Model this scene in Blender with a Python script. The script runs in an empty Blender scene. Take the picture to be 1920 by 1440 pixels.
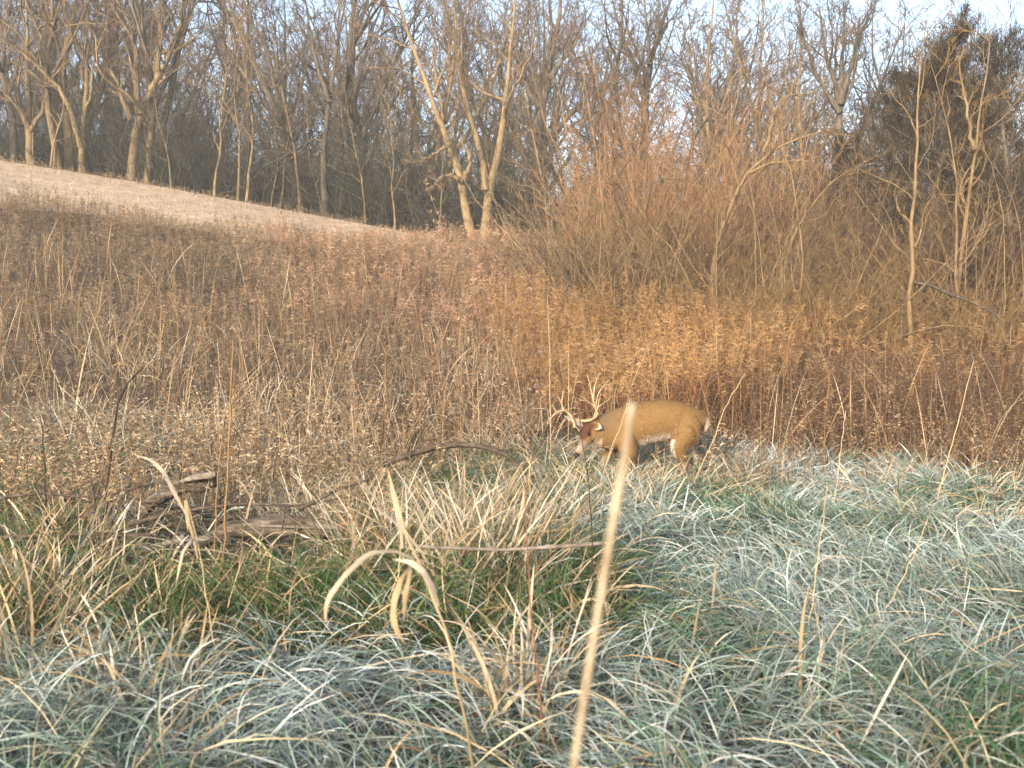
import bpy, math
import numpy as np
from mathutils import Vector

sc = bpy.context.scene
COL = sc.collection

# ------------------------------------------------------------------ camera, sky, sun, exposure
CAM_H, F, CX, HZ = 1.5, 1968.0, 960.0, 670.0          # photo pixels (1920 x 1440)
cd = bpy.data.cameras.new("trail_camera")
cam = bpy.data.objects.new("trail_camera", cd); COL.objects.link(cam)
cd.sensor_width = 36.0; cd.lens = 36.0 * F / 1920.0
cd.clip_start = 0.05; cd.clip_end = 2000
cam.location = (0, 0, CAM_H)
cam.rotation_euler = (math.radians(90) - math.atan((720 - HZ) / F), 0, 0)
cd.dof.use_dof = True; cd.dof.focus_distance = 14.0; cd.dof.aperture_fstop = 4.0
sc.camera = cam

SUN_EL, SUN_AZ = math.radians(18), math.radians(207)   # azimuth clockwise from +Y: behind the camera, a little to the left
w = bpy.data.worlds.new("World"); sc.world = w; w.use_nodes = True
nt = w.node_tree; nt.nodes.clear()
sky = nt.nodes.new("ShaderNodeTexSky"); sky.sky_type = 'NISHITA'; sky.sun_disc = False
sky.sun_elevation = SUN_EL; sky.sun_rotation = SUN_AZ
sky.air_density = 1.0; sky.dust_density = 3.5; sky.ozone_density = .6
bg = nt.nodes.new("ShaderNodeBackground"); bg.inputs[1].default_value = 0.15
wo = nt.nodes.new("ShaderNodeOutputWorld")
nt.links.new(sky.outputs[0], bg.inputs[0]); nt.links.new(bg.outputs[0], wo.inputs[0])
ld = bpy.data.lights.new("sun", 'SUN'); ld.energy = 2.2; ld.angle = math.radians(1.5); ld.color = (1.0, 0.90, 0.77)
sun = bpy.data.objects.new("sun", ld); COL.objects.link(sun)
sd = Vector((math.sin(SUN_AZ) * math.cos(SUN_EL), math.cos(SUN_AZ) * math.cos(SUN_EL), math.sin(SUN_EL)))
sun.rotation_euler = (-sd).to_track_quat('-Z', 'Y').to_euler()
sun.location = sd * 60
sc.view_settings.view_transform = 'Standard'; sc.view_settings.look = 'None'
sc.view_settings.exposure = 1.72; sc.view_settings.gamma = 1.0
sc.cycles.max_bounces = 5; sc.cycles.diffuse_bounces = 3; sc.cycles.transmission_bounces = 3
sc.cycles.use_denoising = True; sc.cycles.denoiser = 'OPENIMAGEDENOISE'; sc.cycles.denoising_input_passes = 'RGB_ALBEDO_NORMAL'; sc.cycles.denoising_prefilter = 'ACCURATE'

ALB = .78      # overall level of the base colours
# ------------------------------------------------------------------ helpers
def tag(o, label=None, cat=None, group=None, kind=None):
    if label: o["label"] = label
    if cat: o["category"] = cat
    if group: o["group"] = group
    if kind: o["kind"] = kind
    return o

def empty(name, loc, label, cat, group=None, rz=0.0):
    o = bpy.data.objects.new(name, None); COL.objects.link(o)
    o.location = loc; o.rotation_euler = (0, 0, rz); o.empty_display_size = .2
    return tag(o, label, cat, group)

def mk(name, V, Q, mat, parent=None, col=None, smooth=True):
    """mesh object from vertex array (n,3) and quad array (m,4)"""
    V = np.ascontiguousarray(V, dtype=np.float32); Q = np.ascontiguousarray(Q, dtype=np.int32)
    me = bpy.data.meshes.new(name)
    me.vertices.add(len(V)); me.vertices.foreach_set("co", V.ravel())
    me.loops.add(Q.size); me.loops.foreach_set("vertex_index", Q.ravel())
    me.polygons.add(len(Q)); me.polygons.foreach_set("loop_start", np.arange(0, Q.size, 4, dtype=np.int32))
    me.update(calc_edges=True)
    if smooth: me.polygons.foreach_set("use_smooth", np.ones(len(Q), dtype=bool))
    if col is not None:
        a = me.color_attributes.new("Col", 'FLOAT_COLOR', 'POINT')
        c = np.ones((len(V), 4), dtype=np.float32); c[:, :3] = np.asarray(col) * ALB
        a.data.foreach_set("color", c.ravel())
    me.materials.append(mat)
    o = bpy.data.objects.new(name, me); COL.objects.link(o)
    if parent is not None: o.parent = parent
    return o

class Acc:
    """collects vertex / quad / colour arrays into one mesh"""
    def __init__(s): s.v, s.q, s.c, s.n = [], [], [], 0
    def add(s, V, Q, C=None):
        s.v.append(V); s.q.append(Q + s.n); s.n += len(V)
        if C is not None: s.c.append(np.broadcast_to(C, (len(V), 3)))
    def build(s, name, mat, parent=None, smooth=True):
        return mk(name, np.concatenate(s.v), np.concatenate(s.q), mat, parent, np.concatenate(s.c) if s.c else None, smooth)

def vnoise(x, y, seed=0):
    x = np.asarray(x, float); y = np.asarray(y, float)
    xi = np.floor(x).astype(np.int64); yi = np.floor(y).astype(np.int64)
    fx = x - xi; fy = y - yi
    fx = fx * fx * (3 - 2 * fx); fy = fy * fy * (3 - 2 * fy)
    def h(a, b):
        k = (a * 374761393 + b * 668265263 + seed * 1442695041) & 0x7fffffff
        k = ((k ^ (k >> 13)) * 1274126177) & 0x7fffffff
        return ((k ^ (k >> 16)) & 0xffff) / 65535.0
    return (h(xi, yi) * (1 - fx) + h(xi + 1, yi) * fx) * (1 - fy) + (h(xi, yi + 1) * (1 - fx) + h(xi + 1, yi + 1) * fx) * fy

def fbm(x, y, seed=0, o=3):
    s = 0; a = .5; t = 0
    for i in range(o):
        s = s + a * vnoise(x * 2 ** i, y * 2 ** i, seed + i * 17); t += a; a *= .55
    return s / t

PXK = np.array([-700, 0, 250, 600, 870, 1000, 1200, 1500, 1920, 2700.])
CROW = np.array([200, 303, 343, 408, 458, 478, 515, 550, 580, 600.])
YC = np.array([50, 45, 44, 41, 38, 37, 37, 38, 39, 40.])
def colpx(x, y): return CX + F * x / np.maximum(y, 14.0)
def crest(x, y):
    p = np.clip(colpx(x, y), -700, 2700)
    yc = np.interp(p, PXK, YC)
    return p, yc, CAM_H + yc * (HZ - np.interp(p, PXK, CROW)) / F
def gz(x, y):
    x = np.asarray(x, float); y = np.asarray(y, float)
    p, yc, zc = crest(x, y)
    s = np.clip((y - 11.5) / (yc - 11.5), 0, 1)
    z = zc * s ** 1.12 + .045 * np.clip(np.minimum(y, 100) - yc, 0, None)
    z = z + (fbm(x * .35, y * .35, 5) - .5) * .5 * np.clip((y - 12) / 8, 0, 1) * np.clip((yc - y) / 8, 0, 1)
    near = np.clip((13.5 - y) / 2, 0, 1) * np.clip((y - 1.0) / 1.5, 0, 1)
    z = z + near * ((fbm(x * 1.1, y * 1.1, 9) - .5) * .30 + (fbm(x * 3.1, y * 3.1, 11) - .5) * .10)
    return z
def G(px, d):
    x = (px - CX) / F * d
    return np.array([x, d, float(gz(x, d))])
def P(px, py, d): return np.array([(px - CX) / F * d, d, CAM_H + (HZ - py) / F * d])

def norm(a): return a / np.maximum(np.linalg.norm(a, axis=-1, keepdims=True), 1e-9)

def tubes(Pn, R, sides=5):
    """Pn (N,n,3) polylines, R (N,n) radii -> V, Q"""
    N, n, _ = Pn.shape
    T = np.gradient(Pn, axis=1); T = norm(T)
    mean = norm(T.mean(1))
    ref = np.where(np.abs(mean[:, 2:3]) < .8, np.array([[0, 0, 1.]]), np.array([[0.3, 1., 0]]))
    A = norm(np.cross(T, ref[:, None, :])); B = np.cross(T, A)
    ang = np.arange(sides) / sides * 2 * np.pi
    V = Pn[:, :, None, :] + R[:, :, None, None] * (A[:, :, None, :] * np.cos(ang)[None, None, :, None] + B[:, :, None, :] * np.sin(ang)[None, None, :, None])
    i = np.arange(n - 1)[:, None]; j = np.arange(sides)[None, :]
    q = np.stack([i * sides + j, i * sides + (j + 1) % sides, (i + 1) * sides + (j + 1) % sides, (i + 1) * sides + j], -1).reshape(-1, 4)
    Q = (q[None] + (np.arange(N) * n * sides)[:, None, None]).reshape(-1, 4)
    return V.reshape(-1, 3), Q

def blades(rs, base, L, W, az, th0, kap, tw, c0, c1, S=4, taper=2.2, wob=0.0):
    """ribbon leaves: lean from vertical th0 at the base, bending by kap radians to the tip"""
    N = len(base); t = np.linspace(0, 1, S + 1)[None, :]
    th = th0[:, None] + kap[:, None] * t
    st = (L / S)[:, None]
    h = np.zeros((N, S + 1)); v = np.zeros((N, S + 1))
    thm = (th[:, 1:] + th[:, :-1]) / 2
    h[:, 1:] = np.cumsum(np.sin(thm) * st, 1); v[:, 1:] = np.cumsum(np.cos(thm) * st, 1)
    v = np.maximum(v, .012 * t)
    a = az[:, None] + (wob * rs.standard_normal((N, 1)) * t if wob else 0)
    dx, dy = np.cos(a) * np.ones_like(t), np.sin(a) * np.ones_like(t)
    C = np.stack([base[:, 0:1] + h * dx, base[:, 1:2] + h * dy, base[:, 2:3] + v], -1)
    side = np.stack([-dy, dx, np.zeros_like(dx)], -1)
    nor = np.stack([-np.cos(th) * dx, -np.cos(th) * dy, np.sin(th)], -1)
    ta = tw[:, None] * (.4 + t)
    sv = side * np.cos(ta)[..., None] + nor * np.sin(ta)[..., None]
    wd = W[:, None] * np.clip((.55 + 1.1 * t) * (1 - t ** taper) + .06, 0, 1) * .5
    V = np.stack([C - sv * wd[..., None], C + sv * wd[..., None]], 2).reshape(-1, 3)
    i = np.arange(S); q = np.stack([2 * i, 2 * i + 1, 2 * i + 3, 2 * i + 2], -1)
    Q = (q[None] + (np.arange(N) * (S + 1) * 2)[:, None, None]).reshape(-1, 4)
    cc = c0[:, None, :] * (1 - t[..., None]) + c1[:, None, :] * t[..., None]
    cc = np.repeat(cc[:, :, None, :], 2, 2).reshape(-1, 3)
    return V, Q, cc

def pick(rs, n, cols, wts, jit=.18):
    cols = np.array(cols, float); k = rs.choice(len(cols), n, p=np.array(wts) / np.sum(wts))
    return cols[k] * (1 + jit * rs.standard_normal((n, 1))).clip(.5, 1.6)

# ------------------------------------------------------------------ materials
def attr_mat(name, rough=.75, trans=0.0, noise=None, bump=0.0, spec=.25):
    m = bpy.data.materials.new(name); m.use_nodes = True
    n = m.node_tree.nodes; l = m.node_tree.links; b = n["Principled BSDF"]; out = n["Material Output"]
    b.inputs["Roughness"].default_value = rough; b.inputs["Specular IOR Level"].default_value = spec
    a = n.new("ShaderNodeVertexColor"); a.layer_name = "Col"; src = a.outputs[0]
    if noise:
        tc = n.new("ShaderNodeTexCoord"); nz = n.new("ShaderNodeTexNoise"); nz.inputs["Scale"].default_value = noise
        nz.inputs["Detail"].default_value = 5
        l.new(tc.outputs["Object"], nz.inputs["Vector"])
        mr = n.new("ShaderNodeMapRange"); mr.inputs[1].default_value = .3; mr.inputs[2].default_value = .7
        mr.inputs[3].default_value = .68; mr.inputs[4].default_value = 1.3
        l.new(nz.outputs[0], mr.inputs[0])
        mx = n.new("ShaderNodeMix"); mx.data_type = 'RGBA'; mx.blend_type = 'MULTIPLY'; mx.inputs[0].default_value = 1
        l.new(src, mx.inputs[6]); l.new(mr.outputs[0], mx.inputs[7]); src = mx.outputs[2]
        if bump:
            bp = n.new("ShaderNodeBump"); bp.inputs["Strength"].default_value = bump; bp.inputs["Distance"].default_value = .02
            l.new(nz.outputs[0], bp.inputs["Height"]); l.new(bp.outputs[0], b.inputs["Normal"])
    l.new(src, b.inputs["Base Color"])
    if trans:
        t = n.new("ShaderNodeBsdfTranslucent"); l.new(src, t.inputs[0])
        ms = n.new("ShaderNodeMixShader"); ms.inputs[0].default_value = trans
        l.new(b.outputs[0], ms.inputs[1]); l.new(t.outputs[0], ms.inputs[2]); l.new(ms.outputs[0], out.inputs[0])
    return m

def noise_mat(name, stops, scale=4.0, rough=.85, bump=.4, stretch=(1, 1, 1), objrand=.0, dist=.02, coord="Object"):
    m = bpy.data.materials.new(name); m.use_nodes = True
    n = m.node_tree.nodes; l = m.node_tree.links; b = n["Principled BSDF"]
    b.inputs["Roughness"].default_value = rough; b.inputs["Specular IOR Level"].default_value = .2
    tc = n.new("ShaderNodeTexCoord"); mp = n.new("ShaderNodeMapping"); mp.inputs["Scale"].default_value = stretch
    nz = n.new("ShaderNodeTexNoise"); nz.inputs["Scale"].default_value = scale; nz.inputs["Detail"].default_value = 6; nz.inputs["Roughness"].default_value = .65
    l.new(tc.outputs[coord], mp.inputs[0]); l.new(mp.outputs[0], nz.inputs["Vector"])
    r = n.new("ShaderNodeValToRGB"); l.new(nz.outputs[0], r.inputs[0])
    e = r.color_ramp.elements
    while len(e) < len(stops): e.new(.5)
    for k, (p, c) in enumerate(stops): e[k].position = p; e[k].color = (*(ALB * v for v in c), 1)
    src = r.outputs[0]
    if objrand:
        oi = n.new("ShaderNodeObjectInfo"); mr = n.new("ShaderNodeMapRange")
        mr.inputs[3].default_value = 1 - objrand; mr.inputs[4].default_value = 1 + objrand
        l.new(oi.outputs["Random"], mr.inputs[0])
        mx = n.new("ShaderNodeMix"); mx.data_type = 'RGBA'; mx.blend_type = 'MULTIPLY'; mx.inputs[0].default_value = 1
        l.new(src, mx.inputs[6]); l.new(mr.outputs[0], mx.inputs[7]); src = mx.outputs[2]
    l.new(src, b.inputs["Base Color"])
    bp = n.new("ShaderNodeBump"); bp.inputs["Strength"].default_value = bump; bp.inputs["Distance"].default_value = dist
    l.new(nz.outputs[0], bp.inputs["Height"]); l.new(bp.outputs[0], b.inputs["Normal"])
    return m

M_GRASS = attr_mat("grass_blade", .6, .25)
M_DRY = attr_mat("dry_blade", .7, .25)
M_WEED = attr_mat("dead_weed", .9, .2, spec=.1)
M_GROUND = noise_mat("soil_and_litter", [(.3, (.030, .024, .016)), (.5, (.075, .055, .035)), (.72, (.15, .12, .085))], 3.0, .95, .6, dist=.05)
M_FIELD = noise_mat("corn_stubble", [(.28, (.22, .155, .10)), (.5, (.38, .29, .205)), (.72, (.57, .475, .38))], 1.6, .9, .6, (1.0, 4.0, 1), dist=.06)
M_BARK = noise_mat("bark_tan", [(.3, (.10, .073, .040)), (.5, (.205, .15, .084)), (.72, (.30, .225, .135))], 7.0, .9, .7, (1, 1, .25), .25)
M_BARKG = noise_mat("bark_grey", [(.3, (.06, .05, .04)), (.5, (.12, .10, .078)), (.72, (.19, .16, .125))], 7.0, .9, .7, (1, 1, .25), .25)
M_TWIG = noise_mat("twig_bark", [(.3, (.095, .072, .055)), (.7, (.20, .155, .115))], 3.0, .9, .1, (1, 1, 1), .2)
M_THICK = noise_mat("understorey_twigs", [(.3, (.030, .032, .026)), (.7, (.095, .088, .062))], .8, .9, .1)
M_SHRUB = noise_mat("shrub_stem", [(.3, (.125, .078, .034)), (.7, (.30, .20, .09))], 2.0, .85, .1, (1, 1, 1), .25)
M_SAPL = noise_mat("sapling_bark", [(.3, (.11, .075, .04)), (.5, (.20, .14, .075)), (.75, (.30, .22, .13))], 9.0, .85, .5, (1, 1, .3), .1)
M_LEAFD = attr_mat("dry_leaf", .8, .25)
M_CEDAR = attr_mat("cedar_needles", .8, .1)
M_LOG = noise_mat("weathered_wood", [(.32, (.025, .02, .016)), (.45, (.10, .08, .062)), (.57, (.21, .175, .14)), (.72, (.40, .36, .32))], 6.0, .9, 1.0, (.3, 4, 4), dist=.03)
M_LOGW = noise_mat("bleached_wood", [(.3, (.10, .08, .06)), (.5, (.24, .205, .17)), (.75, (.40, .37, .34))], 6.0, .85, .8, (.3, 3, 3), dist=.02)
M_BRANCH = noise_mat("dark_branch_bark", [(.3, (.035, .026, .02)), (.55, (.10, .078, .06)), (.8, (.24, .20, .17))], 16.0, .9, .8, (1, 1, 1))
M_STICK = noise_mat("grey_stick", [(.3, (.10, .078, .062)), (.7, (.29, .25, .22))], 20.0, .85, .5, (1, 1, 1))
M_DARKSTEM = noise_mat("dark_stem", [(.3, (.018, .012, .010)), (.7, (.055, .038, .028))], 25.0, .7, .3)
M_REDSTEM = noise_mat("red_stem", [(.3, (.14, .05, .03)), (.7, (.26, .12, .07))], 25.0, .7, .3)
M_ORSTEM = noise_mat("orange_stem", [(.3, (.18, .105, .045)), (.7, (.31, .19, .085))], 25.0, .7, .3)
M_REED = noise_mat("reed", [(.35, (.24, .18, .11)), (.5, (.40, .33, .23)), (.65, (.52, .45, .35))], 18.0, .7, .3)
M_STRAW = noise_mat("straw", [(.3, (.34, .25, .14)), (.7, (.54, .43, .27))], 25.0, .7, .3)

# ------------------------------------------------------------------ ground
def sheet(name, xs, ys, mat, dz=0.0, keep=None):
    X, Y = np.meshgrid(xs, ys); Z = gz(X, Y) + dz
    V = np.stack([X, Y, Z], -1).reshape(-1, 3)
    nx, ny = len(xs), len(ys)
    i = np.arange(ny - 1)[:, None]; j = np.arange(nx - 1)[None, :]
    Q = np.stack([i * nx + j, i * nx + j + 1, (i + 1) * nx + j + 1, (i + 1) * nx + j], -1).reshape(-1, 4)
    if keep is not None:
        c = V[Q].mean(1); Q = Q[keep(c[:, 0], c[:, 1])]
        u, inv = np.unique(Q, return_inverse=True); V = V[u]; Q = inv.reshape(-1, 4)
    return mk(name, V, Q, mat)

xs = np.concatenate([np.linspace(-300, -42, 18), np.arange(-40, 40.01, .4), np.linspace(42, 300, 18)])
ys = np.concatenate([np.linspace(-120, -5, 12), np.arange(-4, 60, .4), np.linspace(61, 110, 26), np.linspace(118, 420, 18)])
tag(sheet("ground", xs, ys, M_GROUND), kind="structure")

def field_edge(x, y):                                   # weeds give way to stubble
    p, yc, zc = crest(x, y)
    d0 = np.interp(p, [-700, 0, 300, 640, 880], [33.6, 33.8, 34.2, 34.4, 36.6])
    return d0 + (fbm(x * .5, y * .5, 31) - .5) * 1.6
def in_field(x, y, m=0.0):
    p, yc, zc = crest(x, y)
    return (p < 880 + m * 20) & (y > field_edge(x, y) - m) & (y < yc + .6)
tag(sheet("stubble_field", np.arange(-46, 2, .25), np.arange(28, 50, .25), M_FIELD, .05, lambda x, y: in_field(x, y, .4)), kind="structure")

# ------------------------------------------------------------------ tree growth
def sample(Pn, R, t):
    """points, tangents, radii on polylines Pn (N,n,3) at t (N,k)"""
    N, n, _ = Pn.shape
    f = t * (n - 1); i = np.clip(f.astype(int), 0, n - 2); u = f - i
    r = np.arange(N)[:, None]
    a, b = Pn[r, i], Pn[r, i + 1]
    return a + (b - a) * u[..., None], norm(b - a), R[r, i] * (1 - u) + R[r, i + 1] * u

def extend(rs, start, d, L, n, wander, trop):
    N = len(start); out = np.zeros((N, n + 1, 3)); out[:, 0] = start; d = norm(d)
    st = (L / n)[:, None]
    for k in range(n):
        d = norm(d + wander * rs.standard_normal((N, 3)) + np.array([0, 0, trop]))
        out[:, k + 1] = out[:, k] + d * st
    return out

def spawn(rs, Pn, R, k, t0, t1, a0, a1, lr, rr, n, wander, trop, rmin, shorten=.55):
    N = len(Pn)
    t = np.sort(t0 + (t1 - t0) * (np.arange(k)[None] + rs.random((N, k))) / k, 1)
    p, T, r = sample(Pn, R, t)
    plen = np.linalg.norm(np.diff(Pn, axis=1), axis=-1).sum(1)
    perp = norm(np.cross(T, rs.standard_normal(T.shape)))
    a = a0 + (a1 - a0) * rs.random((N, k, 1))
    d = T * np.cos(a) + perp * np.sin(a)
    L = plen[:, None] * lr * (1 - shorten * t) * (.65 + .7 * rs.random((N, k)))
    r0 = np.maximum(r * rr * (.8 + .4 * rs.random((N, k))), rmin)
    p, d, L, r0 = p.reshape(-1, 3), d.reshape(-1, 3), L.ravel(), r0.ravel()
    pts = extend(rs, p, d, L, n, wander, trop)
    tt = np.linspace(0, 1, n + 1)[None]
    return pts, np.maximum(r0[:, None] * (1 - .8 * tt), rmin * .6)

def make_tree(rs, trunks, name, label, cat, group, loc, barkmat, twigmat=None, k=(6, 6, 7, 4), t0=.35, lr=(.5, .5, .45, .45),
              rmin=.006, ang=(.45, .95), trop=.07, wander=.16, sides=8, leaf=None):
    """trunks: list of (points (n,3) relative to loc, radii (n,)). trunk + limbs are one part, the twig crown another"""
    root = empty(name, loc, label, cat, group)
    ta, ca = Acc(), Acc()
    tips = []
    for pts, rad in trunks:
        Pn, R = pts[None], rad[None]
        ta.add(*tubes(Pn, R, sides))
        L1, R1 = spawn(rs, Pn, R, k[0], t0, .97, ang[0], ang[1], lr[0], .6, 9, wander * 1.25, trop * 1.2, rmin * 2.2)
        ta.add(*tubes(L1, R1, 5))
        L2, R2 = spawn(rs, np.concatenate([L1]), R1, k[1], .15, .97, .4, 1.0, lr[1], .55, 6, wander * 1.1, trop, rmin * 1.3)
        ca.add(*tubes(L2, R2, 4))
        if k[2]:
            L3, R3 = spawn(rs, L2, R2, k[2], .12, .98, .4, 1.0, lr[2], .6, 4, wander * 1.1, trop * .8, rmin)
            ca.add(*tubes(L3, R3, 3))
            if k[3]:
                L4, R4 = spawn(rs, L3, R3, k[3], .15, .98, .4, 1.0, lr[3], .7, 2, wander, trop * .5, rmin * .8)
                ca.add(*tubes(L4, R4, 3)); tips.append(L4)
    ta.build("trunk", barkmat, root)
    ca.build("crown", twigmat or barkmat, root)
    if leaf and tips:
        n, cols, size = leaf
        T = np.concatenate(tips); q = rs.choice(len(T), n); b = T[q, 1] + .01 * rs.standard_normal((n, 3))
        V, Q, C = blades(rs, b, size * (.6 + .8 * rs.random(n)), size * .6 * np.ones(n), rs.random(n) * 6.28, 1.2 + 1.6 * rs.random(n), .6 * rs.standard_normal(n), rs.standard_normal(n),
                         cc := pick(rs, n, cols, np.ones(len(cols))), cc, 2)
        mk("dry_leaves", V, Q, M_LEAFD, root, C)
    return root

def path(rs, pts, n=14, wob=.03):
    pts = np.array(pts, float)
    s = np.concatenate([[0], np.cumsum(np.linalg.norm(np.diff(pts, axis=0), axis=1))])
    u = np.linspace(0, s[-1], n)
    # smooth resample
    out = np.stack([np.interp(u, s, pts[:, i]) for i in range(3)], -1)
    for _ in range(2): out[1:-1] = .25 * out[:-2] + .5 * out[1:-1] + .25 * out[2:]
    out[1:-1] += wob * rs.standard_normal((n - 2, 3))
    return out

def generic_trunk(rs, h, r, lean=.08, fork=True):
    d = np.array([lean * rs.standard_normal(), lean * rs.standard_normal(), 1.0])
    base = extend(rs, np.zeros((1, 3)), d[None], np.array([h]), 13, .10, .04)[0]
    base[0, 2] -= .3
    tt = np.linspace(0, 1, 14)
    rad = r * (1 - .88 * tt) * (1 + .5 * np.exp(-tt * 22))
    out = [(base, rad)]
    if fork:
        for _ in range(rs.integers(1, 4)):
            i = rs.integers(3, 8); a = rs.random() * 6.28
            dd = np.array([math.cos(a) * .5, math.sin(a) * .5, 1.0])
            f = extend(rs, base[i:i + 1], dd[None], np.array([h * (.9 - i / 14)]), 10, .09, .06)[0]
            out.append((f, rad[i] * .72 * (1 - .85 * np.linspace(0, 1, 11))))
    return out

def dup(root, loc, rz, s, label=None):
    r = root.copy(); COL.objects.link(r); r.location = loc; r.rotation_euler = (0, 0, rz); r.scale = (s, s, s)
    if label: r["label"] = label
    for ch in root.children:
        c = ch.copy(); COL.objects.link(c); c.parent = r
    return r

rs = np.random.default_rng(11)

# ---- named trees at the wood edge (outlines traced, each standing on the ground at its own distance)
def traced_tree(label, d, base, stems, mat, k=(7, 6, 7, 4), twig=None, t0=.3, sides=9, group=None, rmin=.008, **kw):
    """base: photo column of the foot; stems: list of (photo points, foot diameter in photo px, depth drift m)"""
    g = G(base, d); tr = []
    for pts, wpx, drift in stems:
        w3 = []
        for j, (px, py) in enumerate(pts):
            dd = d + drift * j / max(1, len(pts) - 1)
            w3.append(P(px, py, dd) - g)
        if abs(pts[0][0] - base) < 30 and w3[0][2] < 1.2: w3.insert(0, np.array([w3[0][0], w3[0][1], min(-.3, w3[0][2] - .3)]))
        pp = path(rs, w3, 16, .025)
        r = wpx * .5 / F * d; tt = np.linspace(0, 1, 16)
        tr.append((pp, r * (1 - .88 * tt)))
    return make_tree(rs, tr, "bare_tree", label, "tree", group, g, mat, twig or M_TWIG, k=k, t0=t0, sides=sides, rmin=rmin, **kw)

traced_tree("short pale tree at the left end of the field crest with spreading low limbs", 45.8, 62,
            [([(62, 306), (60, 255), (58, 215), (60, 140), (58, 60), (56, -20)], 17, .5),
             ([(59, 240), (40, 205), (18, 180), (-12, 160)], 10, -1.0), ([(61, 248), (85, 215), (95, 160), (110, 90)], 10, .8)], M_BARK)
traced_tree("stout tan tree forking high, just right of the short pale tree on the crest", 46.2, 136,
            [([(136, 322), (132, 260), (128, 190), (125, 112), (105, 55), (85, -20)], 20, .6), ([(125, 114), (140, 70), (152, 0), (150, -40)], 15, .4)], M_BARK)
traced_tree("tan tree on the field crest with one long bough sweeping up to the left", 46.0, 160,
            [([(160, 328), (156, 275), (168, 190), (170, 90), (166, 30), (185, -30)], 15, .3), ([(156, 278), (140, 215), (115, 165), (60, 112), (5, 70)], 13, -1.2)], M_BARK)
traced_tree("tan tree with a thick S-curved trunk and wide fork on the field crest", 45.4, 246,
            [([(246, 343), (256, 305), (253, 270), (266, 220), (288, 165), (322, 112), (345, 55), (350, -30)], 20, .4),
             ([(266, 218), (260, 150), (262, 100), (258, 80), (222, 28), (200, -20)], 14, .9), ([(250, 230), (238, 200), (222, 150), (188, 100)], 11, 1.2)], M_BARK, k=(9, 6, 7, 4))
traced_tree("straight slim tan tree right beside the S-curved tree", 45.8, 277,
            [([(277, 348), (286, 265), (297, 150), (306, 60), (300, -40)], 17, .3), ([(291, 205), (278, 120), (285, 40)], 9, .6)], M_BARK)
traced_tree("slender tree with a narrow Y fork near the lower end of the stubble field", 42.5, 612,
            [([(612, 412), (607, 330), (612, 240), (622, 185), (632, 100), (652, 10), (660, -30)], 15, .5), ([(620, 195), (600, 140), (585, 60), (570, -20)], 10, .4)], M_BARKG)
traced_tree("twin-stemmed tree at the foot of the field, left stem arching over", 38.2, 892,
            [([(888, 462), (878, 410), (868, 350), (866, 320), (845, 280), (828, 240), (815, 200), (790, 130), (760, 60), (738, -20)], 20, 1.0),
             ([(870, 340), (884, 300), (878, 285), (862, 262)], 12, -.4),
             ([(905, 462), (912, 400), (922, 345), (935, 290), (943, 240), (950, 170), (958, 90), (965, -20)], 21, .8),
             ([(910, 360), (914, 330), (902, 290), (890, 245), (872, 200), (862, 140), (860, 60), (850, -20)], 15, 1.6),
             ([(867, 342), (848, 328), (828, 335), (812, 352)], 9, -.8), ([(845, 272), (832, 280), (800, 300), (770, 308)], 7, -.8)], M_BARK, k=(6, 6, 7, 4), t0=.45)
traced_tree("dark broad-crowned tree behind the twin-stemmed tree, sky showing beside its trunk", 47, 1008,
            [([(1008, 330), (1007, 280), (1010, 205), (1026, 160), (1034, 100), (1050, 30), (1050, -40)], 26, 1.0),
             ([(1010, 205), (985, 165), (960, 120), (945, 60)], 12, .5), ([(1030, 258), (1060, 230), (1090, 195), (1130, 160), (1180, 140)], 12, -1.0), ([(1030, 150), (1075, 90), (1100, 20)], 11, .5)], M_BARKG, k=(8, 6, 7, 4))
traced_tree("dark tall tree rising behind the orange brush right of the wood gap", 46, 1205,
            [([(1205, 360), (1207, 250), (1206, 190), (1218, 120), (1240, 50), (1265, -30)], 22, .6), ([(1207, 190), (1190, 130), (1160, 60), (1140, -20)], 12, .6), ([(1216, 125), (1212, 60), (1200, -30)], 10, .2)], M_BARKG, k=(8, 6, 7, 4))
traced_tree("fan-shaped dark tree of many steep limbs behind the brush thicket", 44, 1560,
            [([(1560, 400), (1568, 260), (1572, 190), (1545, 110), (1530, 20)], 20, .5), ([(1572, 200), (1590, 130), (1612, 60), (1640, 0)], 13, .4),
             ([(1570, 215), (1530, 150), (1505, 90), (1490, 20)], 11, .8), ([(1572, 190), (1575, 110), (1580, 10)], 11, .2)], M_BARKG, k=(9, 6, 7, 4), ang=(.3, .7))

# ---- saplings standing in the brush on the right
def sapling(label, d, base, stems, k=(10, 5, 4, 0), **kw):
    g = G(base, d); tr = []
    for pts, wpx, drift in stems:
        w3 = [P(px, py, d + drift * j / max(1, len(pts) - 1)) - g for j, (px, py) in enumerate(pts)]
        if stems.index((pts, wpx, drift)) == 0: w3.insert(0, np.array([w3[0][0] * .5, w3[0][1] * .5, -.25]))
        pp = path(rs, w3, 16, .018); r = wpx * .5 / F * d
        tr.append((pp, r * .85 * (1 - .9 * np.linspace(0, 1, 16))))
    return make_tree(rs, tr, "sapling", label, "sapling", "young trees standing in the brush", g, M_SAPL, M_SHRUB, k=k, t0=.25, lr=(.28, .5, .5, .4), sides=7, rmin=.005, **kw)
sapling("tall straight sapling with orange bark, nearest of the thin trunks on the right", 20, 1702, [([(1702, 630), (1707, 500), (1711, 350), (1716, 230), (1722, 110), (1730, 40)], 14, .3)])
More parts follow.
